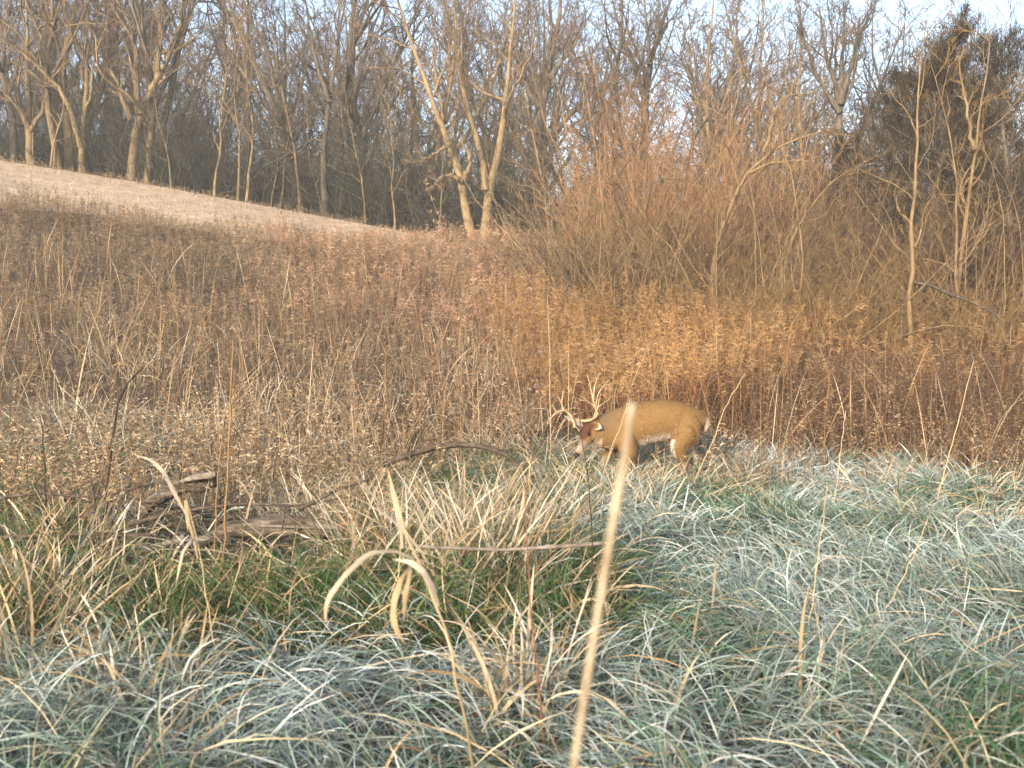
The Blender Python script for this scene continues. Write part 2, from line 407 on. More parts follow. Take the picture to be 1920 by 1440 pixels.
sapling("forked orange sapling with its Y high up, in front of the dark cedars", 22, 1790,
        [([(1788, 590), (1800, 470), (1814, 380), (1824, 275), (1838, 190), (1846, 110), (1850, 60)], 15, .3), ([(1823, 283), (1805, 200), (1796, 150), (1785, 90)], 9, .5)])
sapling("thin crooked sapling between the straight one and the forked one", 21.5, 1792, [([(1790, 560), (1792, 420), (1788, 310), (1772, 230), (1748, 165), (1735, 110)], 10, .4)], k=(8, 4, 4, 0))
sapling("leaning sapling whose trunk slants up to the right out of the thicket", 24, 1345,
        [([(1335, 500), (1345, 440), (1366, 385), (1400, 325), (1432, 287), (1480, 262), (1540, 245), (1600, 258)], 15, .2), ([(1430, 288), (1446, 232), (1460, 184), (1520, 180)], 9, -.3),
         ([(1400, 327), (1440, 308), (1490, 305), (1540, 303)], 7, -.5)], k=(8, 5, 5, 0))
sapling("low crooked sapling bending right across the brush, under the leaning one", 22, 1465, [([(1470, 470), (1500, 415), (1530, 370), (1560, 330), (1600, 310), (1640, 308)], 8, .2)], k=(8, 4, 4, 0))

# ---- anonymous trees of the wood: a few prototypes, copied
protos = []
for i in range(7):
    r2 = np.random.default_rng(100 + i)
    h = 11 + 3 * r2.random()
    protos.append(make_tree(r2, generic_trunk(r2, h, .13 + .09 * r2.random(), .07, i != 3), "bare_tree", "tall bare grey tree, one of many alike in the wood behind the field crest", "tree",
                            "bare trees of the wood", (0, 0, 0), M_BARKG if i % 3 else M_BARK, M_TWIG, k=(7, 5, 5, 3), t0=.3, rmin=.0105, sides=7, lr=(.55, .5, .5, .5), wander=.2))
yprotos = []
for i in range(4):
    r2 = np.random.default_rng(200 + i)
    yprotos.append(make_tree(r2, generic_trunk(r2, 6.5 + 2 * r2.random(), .06, .10, i == 1), "young_tree", "thin pale young tree, one of many alike along the edge of the wood", "young tree",
                             "thin young trees along the wood edge", (0, 0, 0), M_BARK, M_TWIG, k=(10, 5, 5, 3), t0=.2, lr=(.35, .5, .5, .5), rmin=.007, sides=6))
rt = np.random.default_rng(33)
spots = []
def place(protolist, px, d, s):
    g = G(px, d); pr = protolist[rt.integers(len(protolist))]
    if pr not in used: used.add(pr); pr.location = g; pr.rotation_euler = (0, 0, rt.random() * 6.28); pr.scale = (s, s, s)
    else: dup(pr, g, rt.random() * 6.28, s)
used = set()
for d, n, s0 in ((47.5, 28, 1.0), (52, 26, 1.02), (58, 24, 1.05), (66, 20, 1.1), (75, 18, 1.15)):
    for k in range(n):
        px = -60 + (2040) * (k + .8 * rt.random()) / n
        if d < 60 and 1020 < px < 1090: continue            # the pale gap beside the broad tree
        if d < 60 and 340 < px < 400: continue
        sk = s0 * (.85 + .3 * rt.random()) * np.interp(px, [0, 600, 1200, 1920], [1.0, 1.0, 1.0, .9])
        place(protos, px, d + 4 * rt.random() - 2 + (0 if px < 900 else -1), sk)
for k in range(58):
    px = -20 + 1960 * (k + .9 * rt.random()) / 58
    d = float(np.interp(px, PXK, YC)) + .5 + 6 * rt.random() ** 1.5
    place(yprotos, px, d, .55 + .6 * rt.random())
for pr in protos + yprotos:
    if pr not in used: place([pr], 960, 60, 1.0)

# ---- far wood: one mass
far = Acc(); rf = np.random.default_rng(55)
for k in range(90):
    x = -75 + 150 * rf.random(); d = 82 + 34 * rf.random()
    b = np.array([x, d, float(gz(x, d))])
    for pts, rad in generic_trunk(rf, 12 + 5 * rf.random(), .16 + .1 * rf.random(), .06, True):
        Pn = (pts + b)[None]; R = rad[None]
        far.add(*tubes(Pn, R, 5))
        L1, R1 = spawn(rf, Pn, R, 9, .25, .97, .4, .9, .45, .5, 5, .15, .07, .02); far.add(*tubes(L1, R1, 3))
        L2, R2 = spawn(rf, L1, R1, 7, .15, .97, .4, 1.0, .5, .55, 3, .15, .05, .016); far.add(*tubes(L2, R2, 3))
        L3, R3 = spawn(rf, L2, R2, 5, .15, .97, .4, 1.0, .5, .6, 2, .15, .05, .014); far.add(*tubes(L3, R3, 3))
tag(far.build("distant_wood", M_TWIG), "hazy mass of bare trees deep in the wood", "wood", kind="stuff")

# ---- understorey thicket between the trunks: one mass
th = Acc(); r3 = np.random.default_rng(66)
N = 9000
px = -100 + 2120 * r3.random(N); yc = np.interp(px, PXK, YC); d = yc + 1.0 + 34 * r3.random(N) ** 1.2
x = (px - CX) / F * d; b = np.stack([x, d, gz(x, d) - .1], -1)
L = (1.5 + 4.8 * r3.random(N) ** 1.2) * np.interp(px, [0, 700, 1000, 1080, 1200, 1920], [1.0, 1.1, 1.1, .7, 1.0, 1.1])
st = extend(r3, b, np.stack([.35 * r3.standard_normal(N), .35 * r3.standard_normal(N), np.ones(N)], -1), L, 6, .14, .02)
rr = (.012 + .016 * r3.random((N, 1))) * (1 - .7 * np.linspace(0, 1, 7)[None])
th.add(*tubes(st, rr, 3))
l1, R1 = spawn(r3, st, rr, 7, .1, .98, .5, 1.2, .38, .6, 3, .2, .03, .009); th.add(*tubes(l1, R1, 3))
l2, R2 = spawn(r3, l1, R1, 3, .2, .98, .5, 1.2, .5, .7, 2, .2, .0, .008); th.add(*tubes(l2, R2, 3))
tag(th.build("understorey", M_THICK), "dense dark brush between the trunks of the wood", "underbrush", kind="stuff")

# ------------------------------------------------------------------ brush on the right: shrubs
def make_shrub(rs, n, L, spread, label, mat, leaf=None, rmin=.005, k=(6, 4), droop=-.02, r=.012):
    root = empty("shrub", (0, 0, 0), label, "shrub", "leafless shrubs of the brush thicket")
    a = rs.random(n) * 6.28; rad = .25 * np.sqrt(rs.random(n))
    b = np.stack([rad * np.cos(a), rad * np.sin(a), -.1 * np.ones(n)], -1)
    sp = spread * (.2 + .9 * rs.random(n))
    st = extend(rs, b, np.stack([sp * np.cos(a), sp * np.sin(a), np.ones(n)], -1), L * (.45 + .65 * rs.random(n)), 9, .14, droop)
    R = r * (.7 + .6 * rs.random((n, 1))) * (1 - .75 * np.linspace(0, 1, 10)[None])
    acc = Acc(); acc.add(*tubes(st, R, 4)); acc.build("stem", mat, root)
    c = Acc()
    l1, R1 = spawn(rs, st, R, k[0], .15, .98, .35, .95, .38, .6, 5, .12, .0, rmin); c.add(*tubes(l1, R1, 3))
    l2, R2 = spawn(rs, l1, R1, k[1], .15, .98, .35, .95, .45, .7, 3, .14, .0, rmin * .85); c.add(*tubes(l2, R2, 3))
    c.build("crown", mat, root)
    if leaf:
        m, cols, size = leaf
        q = rs.choice(len(l2), m); p = l2[q, rs.integers(1, 4, m)]
        cc = pick(rs, m, cols, np.ones(len(cols)))
        V, Q, C = blades(rs, p, size * (.6 + .8 * rs.random(m)), size * .55 * np.ones(m), rs.random(m) * 6.28, 1.4 + 1.5 * rs.random(m), .7 * rs.standard_normal(m), rs.standard_normal(m), cc, cc, 2)
        mk("dry_leaves", V, Q, M_LEAFD, root, C)
    return root
RUST = [(.30, .13, .05), (.22, .09, .045), (.38, .20, .08), (.42, .26, .14)]
SL = "leafless orange-brown shrub, one of many alike in the brush thicket right of the field"
M_PINK = noise_mat("pinkish_twigs", [(.3, (.20, .105, .05)), (.7, (.42, .245, .125))], 2.0, .85, .1, (1, 1, 1), .2)
M_OLIVE = noise_mat("olive_twigs", [(.3, (.10, .078, .045)), (.7, (.25, .20, .12))], 2.0, .85, .1, (1, 1, 1), .25)
M_BRN = noise_mat("brown_twigs", [(.3, (.07, .045, .028)), (.7, (.15, .095, .052))], 2.0, .85, .1, (1, 1, 1), .25)
sp_tall = [make_shrub(np.random.default_rng(300 + i), 25, 5.6, .50, "tall pinkish-orange shrub, one of several alike left of the leaning sapling", M_PINK, (600, RUST, .04), .007, (6, 4), .01) for i in range(2)]
sp_mid = [make_shrub(np.random.default_rng(310 + i), 24, 4.0, .70, SL, (M_SHRUB, M_BRN, M_OLIVE)[i], (350, RUST, .035), .0065, (5, 4), -.025, .016) for i in range(3)]
sp_arch = [make_shrub(np.random.default_rng(320 + i), 34, 2.8, .9, "golden arching shrub of long bent whips, one of several alike before the saplings", M_SHRUB, None, .0045, (6, 3), -.10, .009) for i in range(2)]
sp_brn = [make_shrub(np.random.default_rng(330 + i), 32, 4.6, .6, "dark brown shrub hung with rusty leaves, one of several alike before the cedars", M_BRN, (1300, RUST, .045), .006, (6, 4), .0) for i in range(2)]
sp_whip = [make_shrub(np.random.default_rng(340 + i), 13, 4.3, .65, "open shrub of long tan whips, one of several alike rising through the brush thicket", M_SAPL, None, .006, (4, 3), -.015, .019) for i in range(2)]
sp_shadow = [make_shrub(np.random.default_rng(350), 36, 2.0, .8, "low brush with purple-brown shadow put into its colour, one of several alike at the left foot of the brush thicket", noise_mat("shadow_tinted_twigs", [(.3, (.045, .026, .026)), (.7, (.11, .062, .055))], 2.0, .85, .1), None, .006, (7, 4), -.05)]  # dark purple of the brush shadow is put into the twig colour
def put(plist, px, d, s):
    place(plist, px, d, s)
for px, d, s in ((1130, 29, 1.0), (1185, 28, 1.1), (1240, 30, 1.05), (1215, 26, .85), (1290, 29, 1.0), (1100, 32, .85), (1160, 33, 1.0), (1270, 33, 1.1), (1340, 30, .9), (1410, 31, 1.1), (1480, 32, .95), (1550, 33, 1.1), (1090, 30, .6), (1320, 27, .75)):
    put(sp_tall, px, d, s * (.72 + .45 * rt.random()))
for k in range(38):
    px = 1040 + 900 * (k + .9 * rt.random()) / 38; d = 23 + 10 * rt.random()
    if px > 1560 and k % 3: continue
    put([sp_mid[1]] if px > 1440 and k % 4 else sp_mid, px, d, .65 + .6 * rt.random())
for px, d, s in ((1080, 25, .75), (1060, 28, .8), (1020, 31, .8), (1400, 21, .9), (1380, 23, 1.2), (1440, 24, 1.3), (1500, 23, 1.2), (1450, 20.5, .95), (1520, 21.5, 1.0), (1600, 20.5, 1.0), (1660, 21, 1.0), (1740, 21, 1.0), (1830, 20.5, 1.0), (1890, 21.5, 1.1), (1560, 23, 1.2), (1340, 22.5, 1.0), (1700, 23, 1.2), (1790, 23.5, 1.2)):
    put(sp_arch, px, d, s)
for px, d, s in ((1370, 32, 1.1), (1440, 33, 1.15), (1510, 31, 1.0), (1580, 30, 1.0), (1640, 27, 1.0), (1700, 24.5, .8), (1770, 24.5, .85), (1840, 24, .8), (1900, 23.5, .95), (1940, 24, 1.0), (1560, 24.5, .7), (1620, 24, .6), (1480, 36, 1.1), (1600, 35, 1.1), (1320, 36, 1.0)):
    put(sp_brn, px, d, s)

for k in range(20): put(sp_whip, 1060 + 860 * (k + .8 * rt.random()) / 20, 20.5 + 5 * rt.random(), .7 + .45 * rt.random())
for px, d, s in ((985, 27, .8), (1030, 26, .95), (1075, 25, 1.0), (1120, 25.5, .9), (950, 29, .7), (1050, 29, 1.1)): put(sp_shadow, px, d, s)

# ---- cedars, dark mass at the right edge
def cedar(label, px, d, h, wr, seed):
    rs = np.random.default_rng(seed)
    g = G(px, d); root = empty("cedar_tree", g, label, "cedar", "dark cedars behind the saplings")
    tr = extend(rs, np.array([[0, 0, -.3]]), np.array([[0, 0, 1.]]), np.array([h + .3]), 12, .03, .03)
    R = .13 * (1 - .9 * np.linspace(0, 1, 13))[None]
    a = Acc(); a.add(*tubes(tr, R, 8))
    n = 90; t = .12 + .87 * (np.arange(n) + rs.random(n)) / n
    p, T, r = sample(np.repeat(tr, n, 0), np.repeat(R, n, 0), t[:, None]); p = p[:, 0]
    az = rs.random(n) * 6.28
    L = wr * np.clip((1.03 - t) * 2.6, 0, 1) ** .55 * np.clip(t * 4, .55, 1) * (.55 + .6 * rs.random(n))
    br = extend(rs, p, np.stack([np.cos(az), np.sin(az), .55 + .4 * rs.random(n)], -1), L, 6, .12, .03)
    RB = .022 * (1 - .8 * np.linspace(0, 1, 7))[None] * np.ones((n, 1))
    a.add(*tubes(br, RB, 4)); a.build("trunk", M_BARKG, root)
    l1, R1 = spawn(rs, br, RB, 12, .15, 1.0, .4, 1.1, .42, .6, 3, .2, .02, .004)
    m = 17; q = np.repeat(np.arange(len(l1)), m)
    f = rs.random(len(q)); P0 = l1[q, 0] + (l1[q, 3] - l1[q, 0]) * f[:, None] + .055 * rs.standard_normal((len(q), 3))
    cc = pick(rs, len(q), [(.028, .030, .016), (.050, .038, .022), (.075, .046, .028), (.022, .024, .014)], [3, 3, 3, 2], .25)
    V, Q, C = blades(rs, P0, .12 + .14 * rs.random(len(q)), .016 + .014 * rs.random(len(q)), rs.random(len(q)) * 6.28, .1 + 1.2 * rs.random(len(q)), .5 * rs.standard_normal(len(q)), rs.standard_normal(len(q)) * 2, cc, cc * 1.15, 1)
    mk("crown", V, Q, M_CEDAR, root, C)
    return root
cedar("dark cedar nearest the right edge, densest and tallest of the cedars", 1905, 26.5, 7.7, 2.0, 1)
cedar("dark brown-green cedar behind the forked sapling", 1820, 27.5, 7.4, 2.0, 2)
cedar("dark cedar with a ragged top behind the straight sapling", 1728, 28.5, 8.0, 1.9, 3)
cedar("shorter thin cedar at the left end of the cedar clump", 1660, 30, 6.9, 1.5, 4)
cedar("small low cedar half hidden in brush, left of all the others", 1590, 33, 5.6, 1.6, 6)
cedar("dark cedar cut by the right edge of the picture", 1985, 28, 8.6, 2.0, 7)
# ------------------------------------------------------------------ weeds of the old field (stuff)
def weed_mass(name, seed, N, region, hrange, stemcols, plumecols, plume=14, leaves=8, plen=.10, rad=.0035, lean=.16, label="", leafsize=.045, plume_t=.72, pw=.012):
    rs = np.random.default_rng(seed)
    x, y = region(rs, N); N = len(x)
    b = np.stack([x, y, gz(x, y) - .02], -1)
    L = hrange[0] + (hrange[1] - hrange[0]) * rs.random(N)
    L = L * (.35 + 1.2 * fbm(x * .7, y * .45, seed)) * (1 + .35 * rs.standard_normal(N).clip(-1.5, 1.8) * .5)
    L = L * np.where(colpx(x, y) < 900, np.clip(.45 + .14 * (field_edge(x, y) - y), .45, 1), 1)
    d0 = np.stack([lean * rs.standard_normal(N), lean * rs.standard_normal(N), np.ones(N)], -1)
    st = extend(rs, b, d0, L, 4, .07, .0)
    far = np.clip(y / 22, 1, 2.0)
    R = (rad * far * (.7 + .6 * rs.random(N)))[:, None] * (1 - .6 * np.linspace(0, 1, 5)[None])
    pat = (.55 + .95 * fbm(x * .55, y * .38, seed + 90))[:, None] * np.array([1, 1, 1]) * (1 + .12 * (fbm(x * .9, y * .6, seed + 50) - .5)[:, None] * np.array([1.2, 0, -1.2]))
    sc_ = pick(rs, N, stemcols, np.ones(len(stemcols)), .25) * pat
    acc = Acc(); V, Q = tubes(st, R, 3); acc.add(V, Q, np.repeat(sc_, 15, 0))
    if leaves:
        t = .1 + .75 * rs.random((N, leaves)); p, T, r = sample(st, R, t); m = N * leaves; p = p.reshape(-1, 3)
        f = np.repeat(far, leaves) ** .7
        cc = np.repeat(sc_, leaves, 0) * (.6 + .7 * rs.random((m, 1)))
        V, Q, C = blades(rs, p, leafsize * f * (.5 + rs.random(m)), .009 * f * (.6 + .8 * rs.random(m)), rs.random(m) * 6.28, .9 + 1.6 * rs.random(m), 1.0 * rs.standard_normal(m), 2 * rs.standard_normal(m), cc, cc, 2)
        acc.add(V, Q, C)
    if plume:
        t = plume_t + (.99 - plume_t) * rs.random((N, plume)); p, T, r = sample(st, R, t); m = N * plume; p = p.reshape(-1, 3)
        f = np.repeat(far, plume) ** .7
        pc = np.repeat(pick(rs, N, plumecols, np.ones(len(plumecols)), .2) * pat, plume, 0) * (.75 + .5 * rs.random((m, 1)))
        shrink = (1.25 - t.reshape(-1)) / .5
        V, Q, C = blades(rs, p, plen * f * shrink * (.5 + rs.random(m)), pw * f * (.6 + .8 * rs.random(m)), rs.random(m) * 6.28, .3 + .8 * rs.random(m), .8 + .8 * rs.random(m), 2 * rs.standard_normal(m), pc, pc * 1.1, 2, taper=4)
        acc.add(V, Q, C)
    return tag(acc.build(name, M_WEED, smooth=False), label, "weeds", kind="stuff")

def wedge(p0, p1, d0, d1, ok=None):
    def f(rs, N):
        d = np.sqrt(d0 ** 2 + (d1 ** 2 - d0 ** 2) * rs.random(N)); px = p0 + (p1 - p0) * rs.random(N)
        x = (px - CX) / F * d; y = d
        k = np.ones(N, bool) if ok is None else ok(px, d, x, y, rs)
        return x[k], y[k]
    return f
def frostpatch(x, y): return ((x + 5.7) / 1.7) ** 2 + ((y - 13.9) / 1.0) ** 2 < 1 + .7 * (fbm(x * 1.5, y * 1.5, 77) - .5)
GOLD = [(.36, .19, .075), (.28, .14, .06), (.42, .25, .11), (.22, .10, .05)]
GREYB = [(.19, .145, .09), (.26, .20, .125), (.12, .095, .06), (.34, .275, .18)]
REDB = [(.17, .082, .055), (.22, .115, .075), (.11, .055, .042), (.28, .175, .115)]
# left slope: grey-brown
weed_mass("grey_weeds", 1, 9500, wedge(-120, 1150, 14.5, 36, lambda p, d, x, y, r: (y < field_edge(x, y) - .1) & (r.random(len(p)) < np.interp(p, [-120, 700, 1150], [1, .9, .25])) & ~frostpatch(x, y) & (p < 1060)),
          (.65, 1.15), GREYB, [(.30, .22, .14), (.38, .29, .19), (.24, .16, .09)], plume=14, leaves=8, pw=.0065, label="grey-brown dead weeds covering the slope below the stubble field")
# rust coloured weeds scattered over everything
weed_mass("rusty_weeds", 2, 7500, wedge(-120, 2040, 13.4, 34, lambda p, d, x, y, r: ((y < field_edge(x, y) - .1) | (p > 880)) & ~frostpatch(x, y) & (r.random(len(p)) < np.interp(p, [-120, 500, 1000, 2040], [.2, .35, 1, 1])) & ((p < 1250) | (d < 24)) & (r.random(len(p)) < np.interp(p, [-120, 900, 1300, 1500, 2040], [1, 1, 1, .4, .3]))),
          (.55, 1.0), REDB, [(.30, .17, .10), (.22, .11, .07), (.40, .27, .18)], plume=10, leaves=12, plen=.07, pw=.007, label="rusty red-brown weed stems across the middle of the field")
# goldenrod block behind the deer
weed_mass("goldenrod", 3, 5200, wedge(880, 2000, 14.0, 22, lambda p, d, x, y, r: (d > np.interp(p, [880, 1000, 1300, 1450, 2000], [17.0, 14.2, 14.0, 15.0, 16.0]) + 2.2 * (fbm(x * .9, y * .9, 12) - .5)) & (r.random(len(p)) < np.interp(p, [880, 960, 1060, 1280, 1450, 1600, 2000], [.0, .3, 1, 1, .5, .2, .12]))),
          (1.0, 1.55), GOLD, [(.34, .215, .10), (.28, .17, .075), (.40, .27, .14)], plume=22, leaves=9, plen=.11, pw=.0065, label="orange-brown goldenrod stand behind the deer")
weed_mass("goldenrod_far", 4, 2600, wedge(420, 1150, 20, 36, lambda p, d, x, y, r: ((y < field_edge(x, y) - .2) | (p > 880)) & (r.random(len(p)) < np.interp(p, [420, 640, 1150], [0, 1, 1]))),
          (.8, 1.2), [(.40, .22, .13), (.36, .20, .11), (.30, .17, .10)], [(.46, .29, .19), (.40, .24, .15), (.52, .36, .25)], plume=18, leaves=6, plen=.11, pw=.0065, label="pinkish tan weed heads on the upper slope before the twin-stemmed tree")
# short dark tangle at the foot of the right thicket
def crest_region(rs, N):
    px = -100 + 1000 * rs.random(N); yc = np.interp(px, PXK, YC); d = yc - .4 + 2.2 * rs.random(N); x = (px - CX) / F * d
    k = fbm(x * .8, d * .8, 19) > .42
    return x[k], d[k]
weed_mass("crest_weeds", 9, 1500, crest_region, (.25, .75), GREYB, [(.34, .25, .15), (.27, .19, .11)], plume=7, leaves=5, plen=.06, pw=.007, label="ragged low weeds along the top edge of the stubble field")
weed_mass("dark_weeds", 5, 8500, wedge(1220, 2060, 10.6, 23, lambda p, d, x, y, r: (r.random(len(p)) < np.interp(p, [1220, 1450, 2060], [.3, 1, 1])) & (d > np.interp(p, [1220, 1400, 1650, 2060], [13.2, 13.0, 11.9, 10.9]) + 1.6 * (fbm(x * 1.1, y * 1.1, 15) - .5))), (.45, 1.05), [(.085, .05, .034), (.13, .08, .05), (.19, .125, .075)], [(.12, .08, .05), (.19, .135, .09)], plume=6, leaves=14, plen=.06, label="dark brown weed tangle at the foot of the thicket", leafsize=.06)
# nearer left weeds, sparse and tall
weed_mass("seedhead_weeds", 6, 1500, wedge(-60, 1000, 8.6, 14.5, lambda p, d, x, y, r: (d > np.interp(p, [-60, 300, 600, 1000], [7.6, 9.0, 9.8, 11.5])) & ~((p < 340) & (d > 11.0) & (r.random(len(p)) < .72)) & (r.random(len(p)) < .8)), (.55, 1.0), [(.20, .12, .07), (.28, .18, .09), (.12, .07, .05), (.34, .22, .11)],
          [(.30, .23, .155), (.24, .175, .11), (.40, .32, .235)], plume=14, leaves=7, plen=.045, rad=.0028, label="thin brown weeds with small pale seedheads on the left", plume_t=.6, pw=.013)
weed_mass("tall_weeds", 10, 520, wedge(-60, 760, 6.6, 12.5, lambda p, d, x, y, r: ~((p > 180) & (p < 640) & (d < 8.2)) & ~((p < 340) & (d > 10.6))), (.7, 1.25), [(.22, .14, .075), (.30, .20, .11), (.12, .075, .05), (.38, .29, .18)],
          [(.30, .23, .155), (.40, .32, .22)], plume=10, leaves=9, plen=.05, rad=.0032, label="tall uneven straw-brown weed stalks coming down into the left foreground", plume_t=.6, pw=.010, lean=.24)
weed_mass("edge_weeds", 12, 800, wedge(1180, 2060, 10.6, 13.8, lambda p, d, x, y, r: r.random(len(p)) < np.interp(d, [10.6, 12.5, 13.8], [.15, .8, 1])), (.35, .95), [(.24, .15, .085), (.15, .09, .055), (.34, .25, .15)],
          [(.30, .21, .13), (.40, .31, .21)], plume=9, leaves=9, plen=.05, rad=.003, label="scattered brown weeds spilling over the edge of the frosted grass on the right", plume_t=.6, pw=.009, lean=.26)
# white fluffy dots
def fluff():
    rs = np.random.default_rng(8); N = 700
    px = -50 + 1300 * rs.random(N); d = 13 + 14 * rs.random(N) ** 1.4
    x = (px - CX) / F * d; k = fbm(x * .8, d * .8, 3) > .5; x, d = x[k], d[k]
    z = gz(x, d) + .45 + .55 * rs.random(len(x)); M = len(x) * 4; b = np.repeat(np.stack([x, d, z], -1), 4, 0)
    cc = np.ones((M, 3)) * np.array([.46, .39, .32]) * (.8 + .3 * rs.random((M, 1)))
    V, Q, C = blades(rs, b, .018 + .014 * rs.random(M), .02 + .01 * rs.random(M), rs.random(M) * 6.28, 1.2 * rs.random(M), rs.standard_normal(M), rs.standard_normal(M), cc, cc, 2, taper=5)
    # a thin stem carries each head
    sb = np.stack([x, d, gz(x, d)], -1); st = np.stack([sb, np.stack([x + .01, d, (gz(x, d) + z) / 2], -1), np.stack([x, d, z + .005], -1)], 1)
    a = Acc(); a.add(V, Q, C); a.add(*tubes(st, np.full((len(x), 3), .003), 3), np.array([.22, .15, .10])); 
    tag(a.build("fluffy_seedheads", M_WEED), "tiny whitish seedheads dotted over the weeds", "seedheads", kind="stuff")
fluff()

def tall_straws():
    rs = np.random.default_rng(71); N = 950; px = -60 + 2040 * rs.random(N) ** 1.3; d = 11.5 + 13 * rs.random(N) ** 1.2
    k = ~((px > 1000) & (px < 1350) & (d < 12.4)); px, d = px[k], d[k]; N = len(d)
    x = (px - CX) / F * d; b = np.stack([x, d, gz(x, d)], -1)
    L = .8 + .9 * rs.random(N); lean = .08 + .35 * np.abs(rs.standard_normal(N))
    c = pick(rs, N, [(.42, .33, .21), (.32, .22, .12), (.50, .43, .32), (.27, .16, .08)], [2, 3, .7, 2.5], .15)
    a = Acc(); a.add(*blades(rs, b, L, (.006 + .006 * rs.random(N)) * np.clip(d / 13, 1, 2), rs.random(N) * 6.28, lean * .5, lean * 2.2 * rs.random(N), rs.standard_normal(N), c, c * 1.1, 6, wob=.2))
    tag(a.build("straw_stems", M_DRY), "long pale straws and bent dead grass stems standing among the weeds", "grass", kind="stuff")
tall_straws()

# ------------------------------------------------------------------ grasses of the foreground (stuff)
FROST_SHADE_TINT = np.array([.70, .76, .80]); FROST_SHADE_TINT2 = np.array([.34, .43, .43])  # frost, with the cool blue-green of open shade tinted into the colour
def frost_grass():
    rs = np.random.default_rng(21); acc = Acc()
    N = 185000
    d = np.sqrt(1.4 ** 2 + (14.3 ** 2 - 1.4 ** 2) * rs.random(N)); px = -250 + 2420 * rs.random(N); x = (px - CX) / F * d
    edge = np.interp(px, [-250, 0, 300, 620, 900, 1020, 1150, 1300, 1920, 2200], [6.2, 6.0, 5.4, 5.4, 6.2, 8.5, 12.5, 13.7, 12.3, 11.6])
    k = d < edge + .9 * (fbm(x * .9, d * .9, 4) - .5) * 2
    k |= rs.random(N) < np.interp(px, [0, 600, 1000], [.10, .10, .18]) * (d < 13.5)
    # more blades up close is wasted: thin out nearest metre
    x, d, px = x[k], d[k], px[k]; N = len(x)
    clump = fbm(x * 1.3, d * 1.3, 40)
    flow = fbm(x * .45, d * .45, 41) * 9.0 + 1.2 * rs.standard_normal(N)
    b = np.stack([x, d, gz(x, d) - .01], -1)
    L = (.15 + .32 * rs.random(N)) * (.7 + .7 * clump)
    W = (.0042 + .0050 * rs.random(N)) * np.clip(d / 5, 1., 1.7)
    th = np.clip(.55 + .5 * rs.standard_normal(N) + .5 * (clump < .5), 0, 1.4); kap = .8 + 1.0 * rs.random(N)
    fr = np.clip(fbm(x * 1.0, d * 1.0, 43) * 2.1 - .58 + .28 * rs.standard_normal(N), 0, 1) * np.interp(px, [-250, 250, 500, 2200], [.7, .8, 1, 1])
    g = pick(rs, N, [(.040, .115, .050), (.070, .155, .080), (.11, .19, .115), (.26, .24, .12), (.42, .35, .21)], [3, 3, 2.4, 1.5, 1.4], .22)
    f3 = np.where(rs.random((N, 1)) < .5, FROST_SHADE_TINT, FROST_SHADE_TINT2)
    c0 = g * .85 * (1 - .32 * fr[:, None]) + f3 * .32 * fr[:, None]; c1 = g * (1 - .95 * fr[:, None]) + f3 * .95 * fr[:, None]
    acc.add(*blades(rs, b, L, W, flow, th, kap, .8 * rs.standard_normal(N), c0, c1, 5, wob=.6))
    tag(acc.build("frosted_grass", M_GRASS), "frost-covered green grass, cool blue shade tinted into its frost, lying in mats across the foreground", "grass", kind="stuff")
frost_grass()

def green_grass():
    rs = np.random.default_rng(22); acc = Acc(); N = 42000
    d = 5.0 + 7.5 * rs.random(N); px = -150 + 1300 * rs.random(N); x = (px - CX) / F * d
    k = (d < np.interp(px, [-150, 300, 700, 1150], [8.2, 8.4, 8.2, 8.0]) + (fbm(x, d, 6) - .5) * 2) | (rs.random(N) < .25)
    x, d, px = x[k], d[k], px[k]; N = len(x); b = np.stack([x, d, gz(x, d) - .01], -1)
    L = (.20 + .42 * rs.random(N) ** 1.3) * np.where((px > 170) & (px < 660) & (d > 6.4), .5, 1); W = .005 + .005 * rs.random(N)
    c = pick(rs, N, [(.030, .075, .018), (.050, .11, .030), (.085, .13, .045), (.38, .29, .16), (.16, .13, .06)], [3.5, 4, 2.5, 2.6, 1.6], .2)
    acc.add(*blades(rs, b, L, W, rs.random(N) * 6.28, (.10 + .38 * np.abs(rs.standard_normal(N))), .4 + 1.1 * rs.random(N), .8 * rs.standard_normal(N), c, c * np.array([1.25, 1.15, 1.2]), 4, wob=.6))
    tag(acc.build("green_grass", M_GRASS), "deep green unfrosted grass in front of the logs", "grass", kind="stuff")
green_grass()

def pale_field_grass():
    rs = np.random.default_rng(23); acc = Acc(); N = 26000
    d = 12.0 + 6 * rs.random(N) ** 1.3; px = -100 + 1350 * rs.random(N); x = (px - CX) / F * d
    k = frostpatch(x, d) | ((fbm(x * .7, d * .7, 61) > .66) & (px > 520)) | ((d < 13.2) & (px > 850)); x, d = x[k], d[k]; N = len(x); b = np.stack([x, d, gz(x, d)], -1)
    c = pick(rs, N, [(.36, .35, .27), (.17, .20, .10), (.42, .34, .22), (.46, .46, .41)], [2, 2, 2, 2], .2)
    acc.add(*blades(rs, b, .2 + .3 * rs.random(N), .009 + .006 * rs.random(N), rs.random(N) * 6.28, .3 + .7 * rs.random(N), .7 + 1 * rs.random(N), rs.standard_normal(N), c * .8, c, 3, wob=.5))
    tag(acc.build("frosty_meadow_grass", M_GRASS), "pale frosted grass patches between the weeds", "grass", kind="stuff")
pale_field_grass()

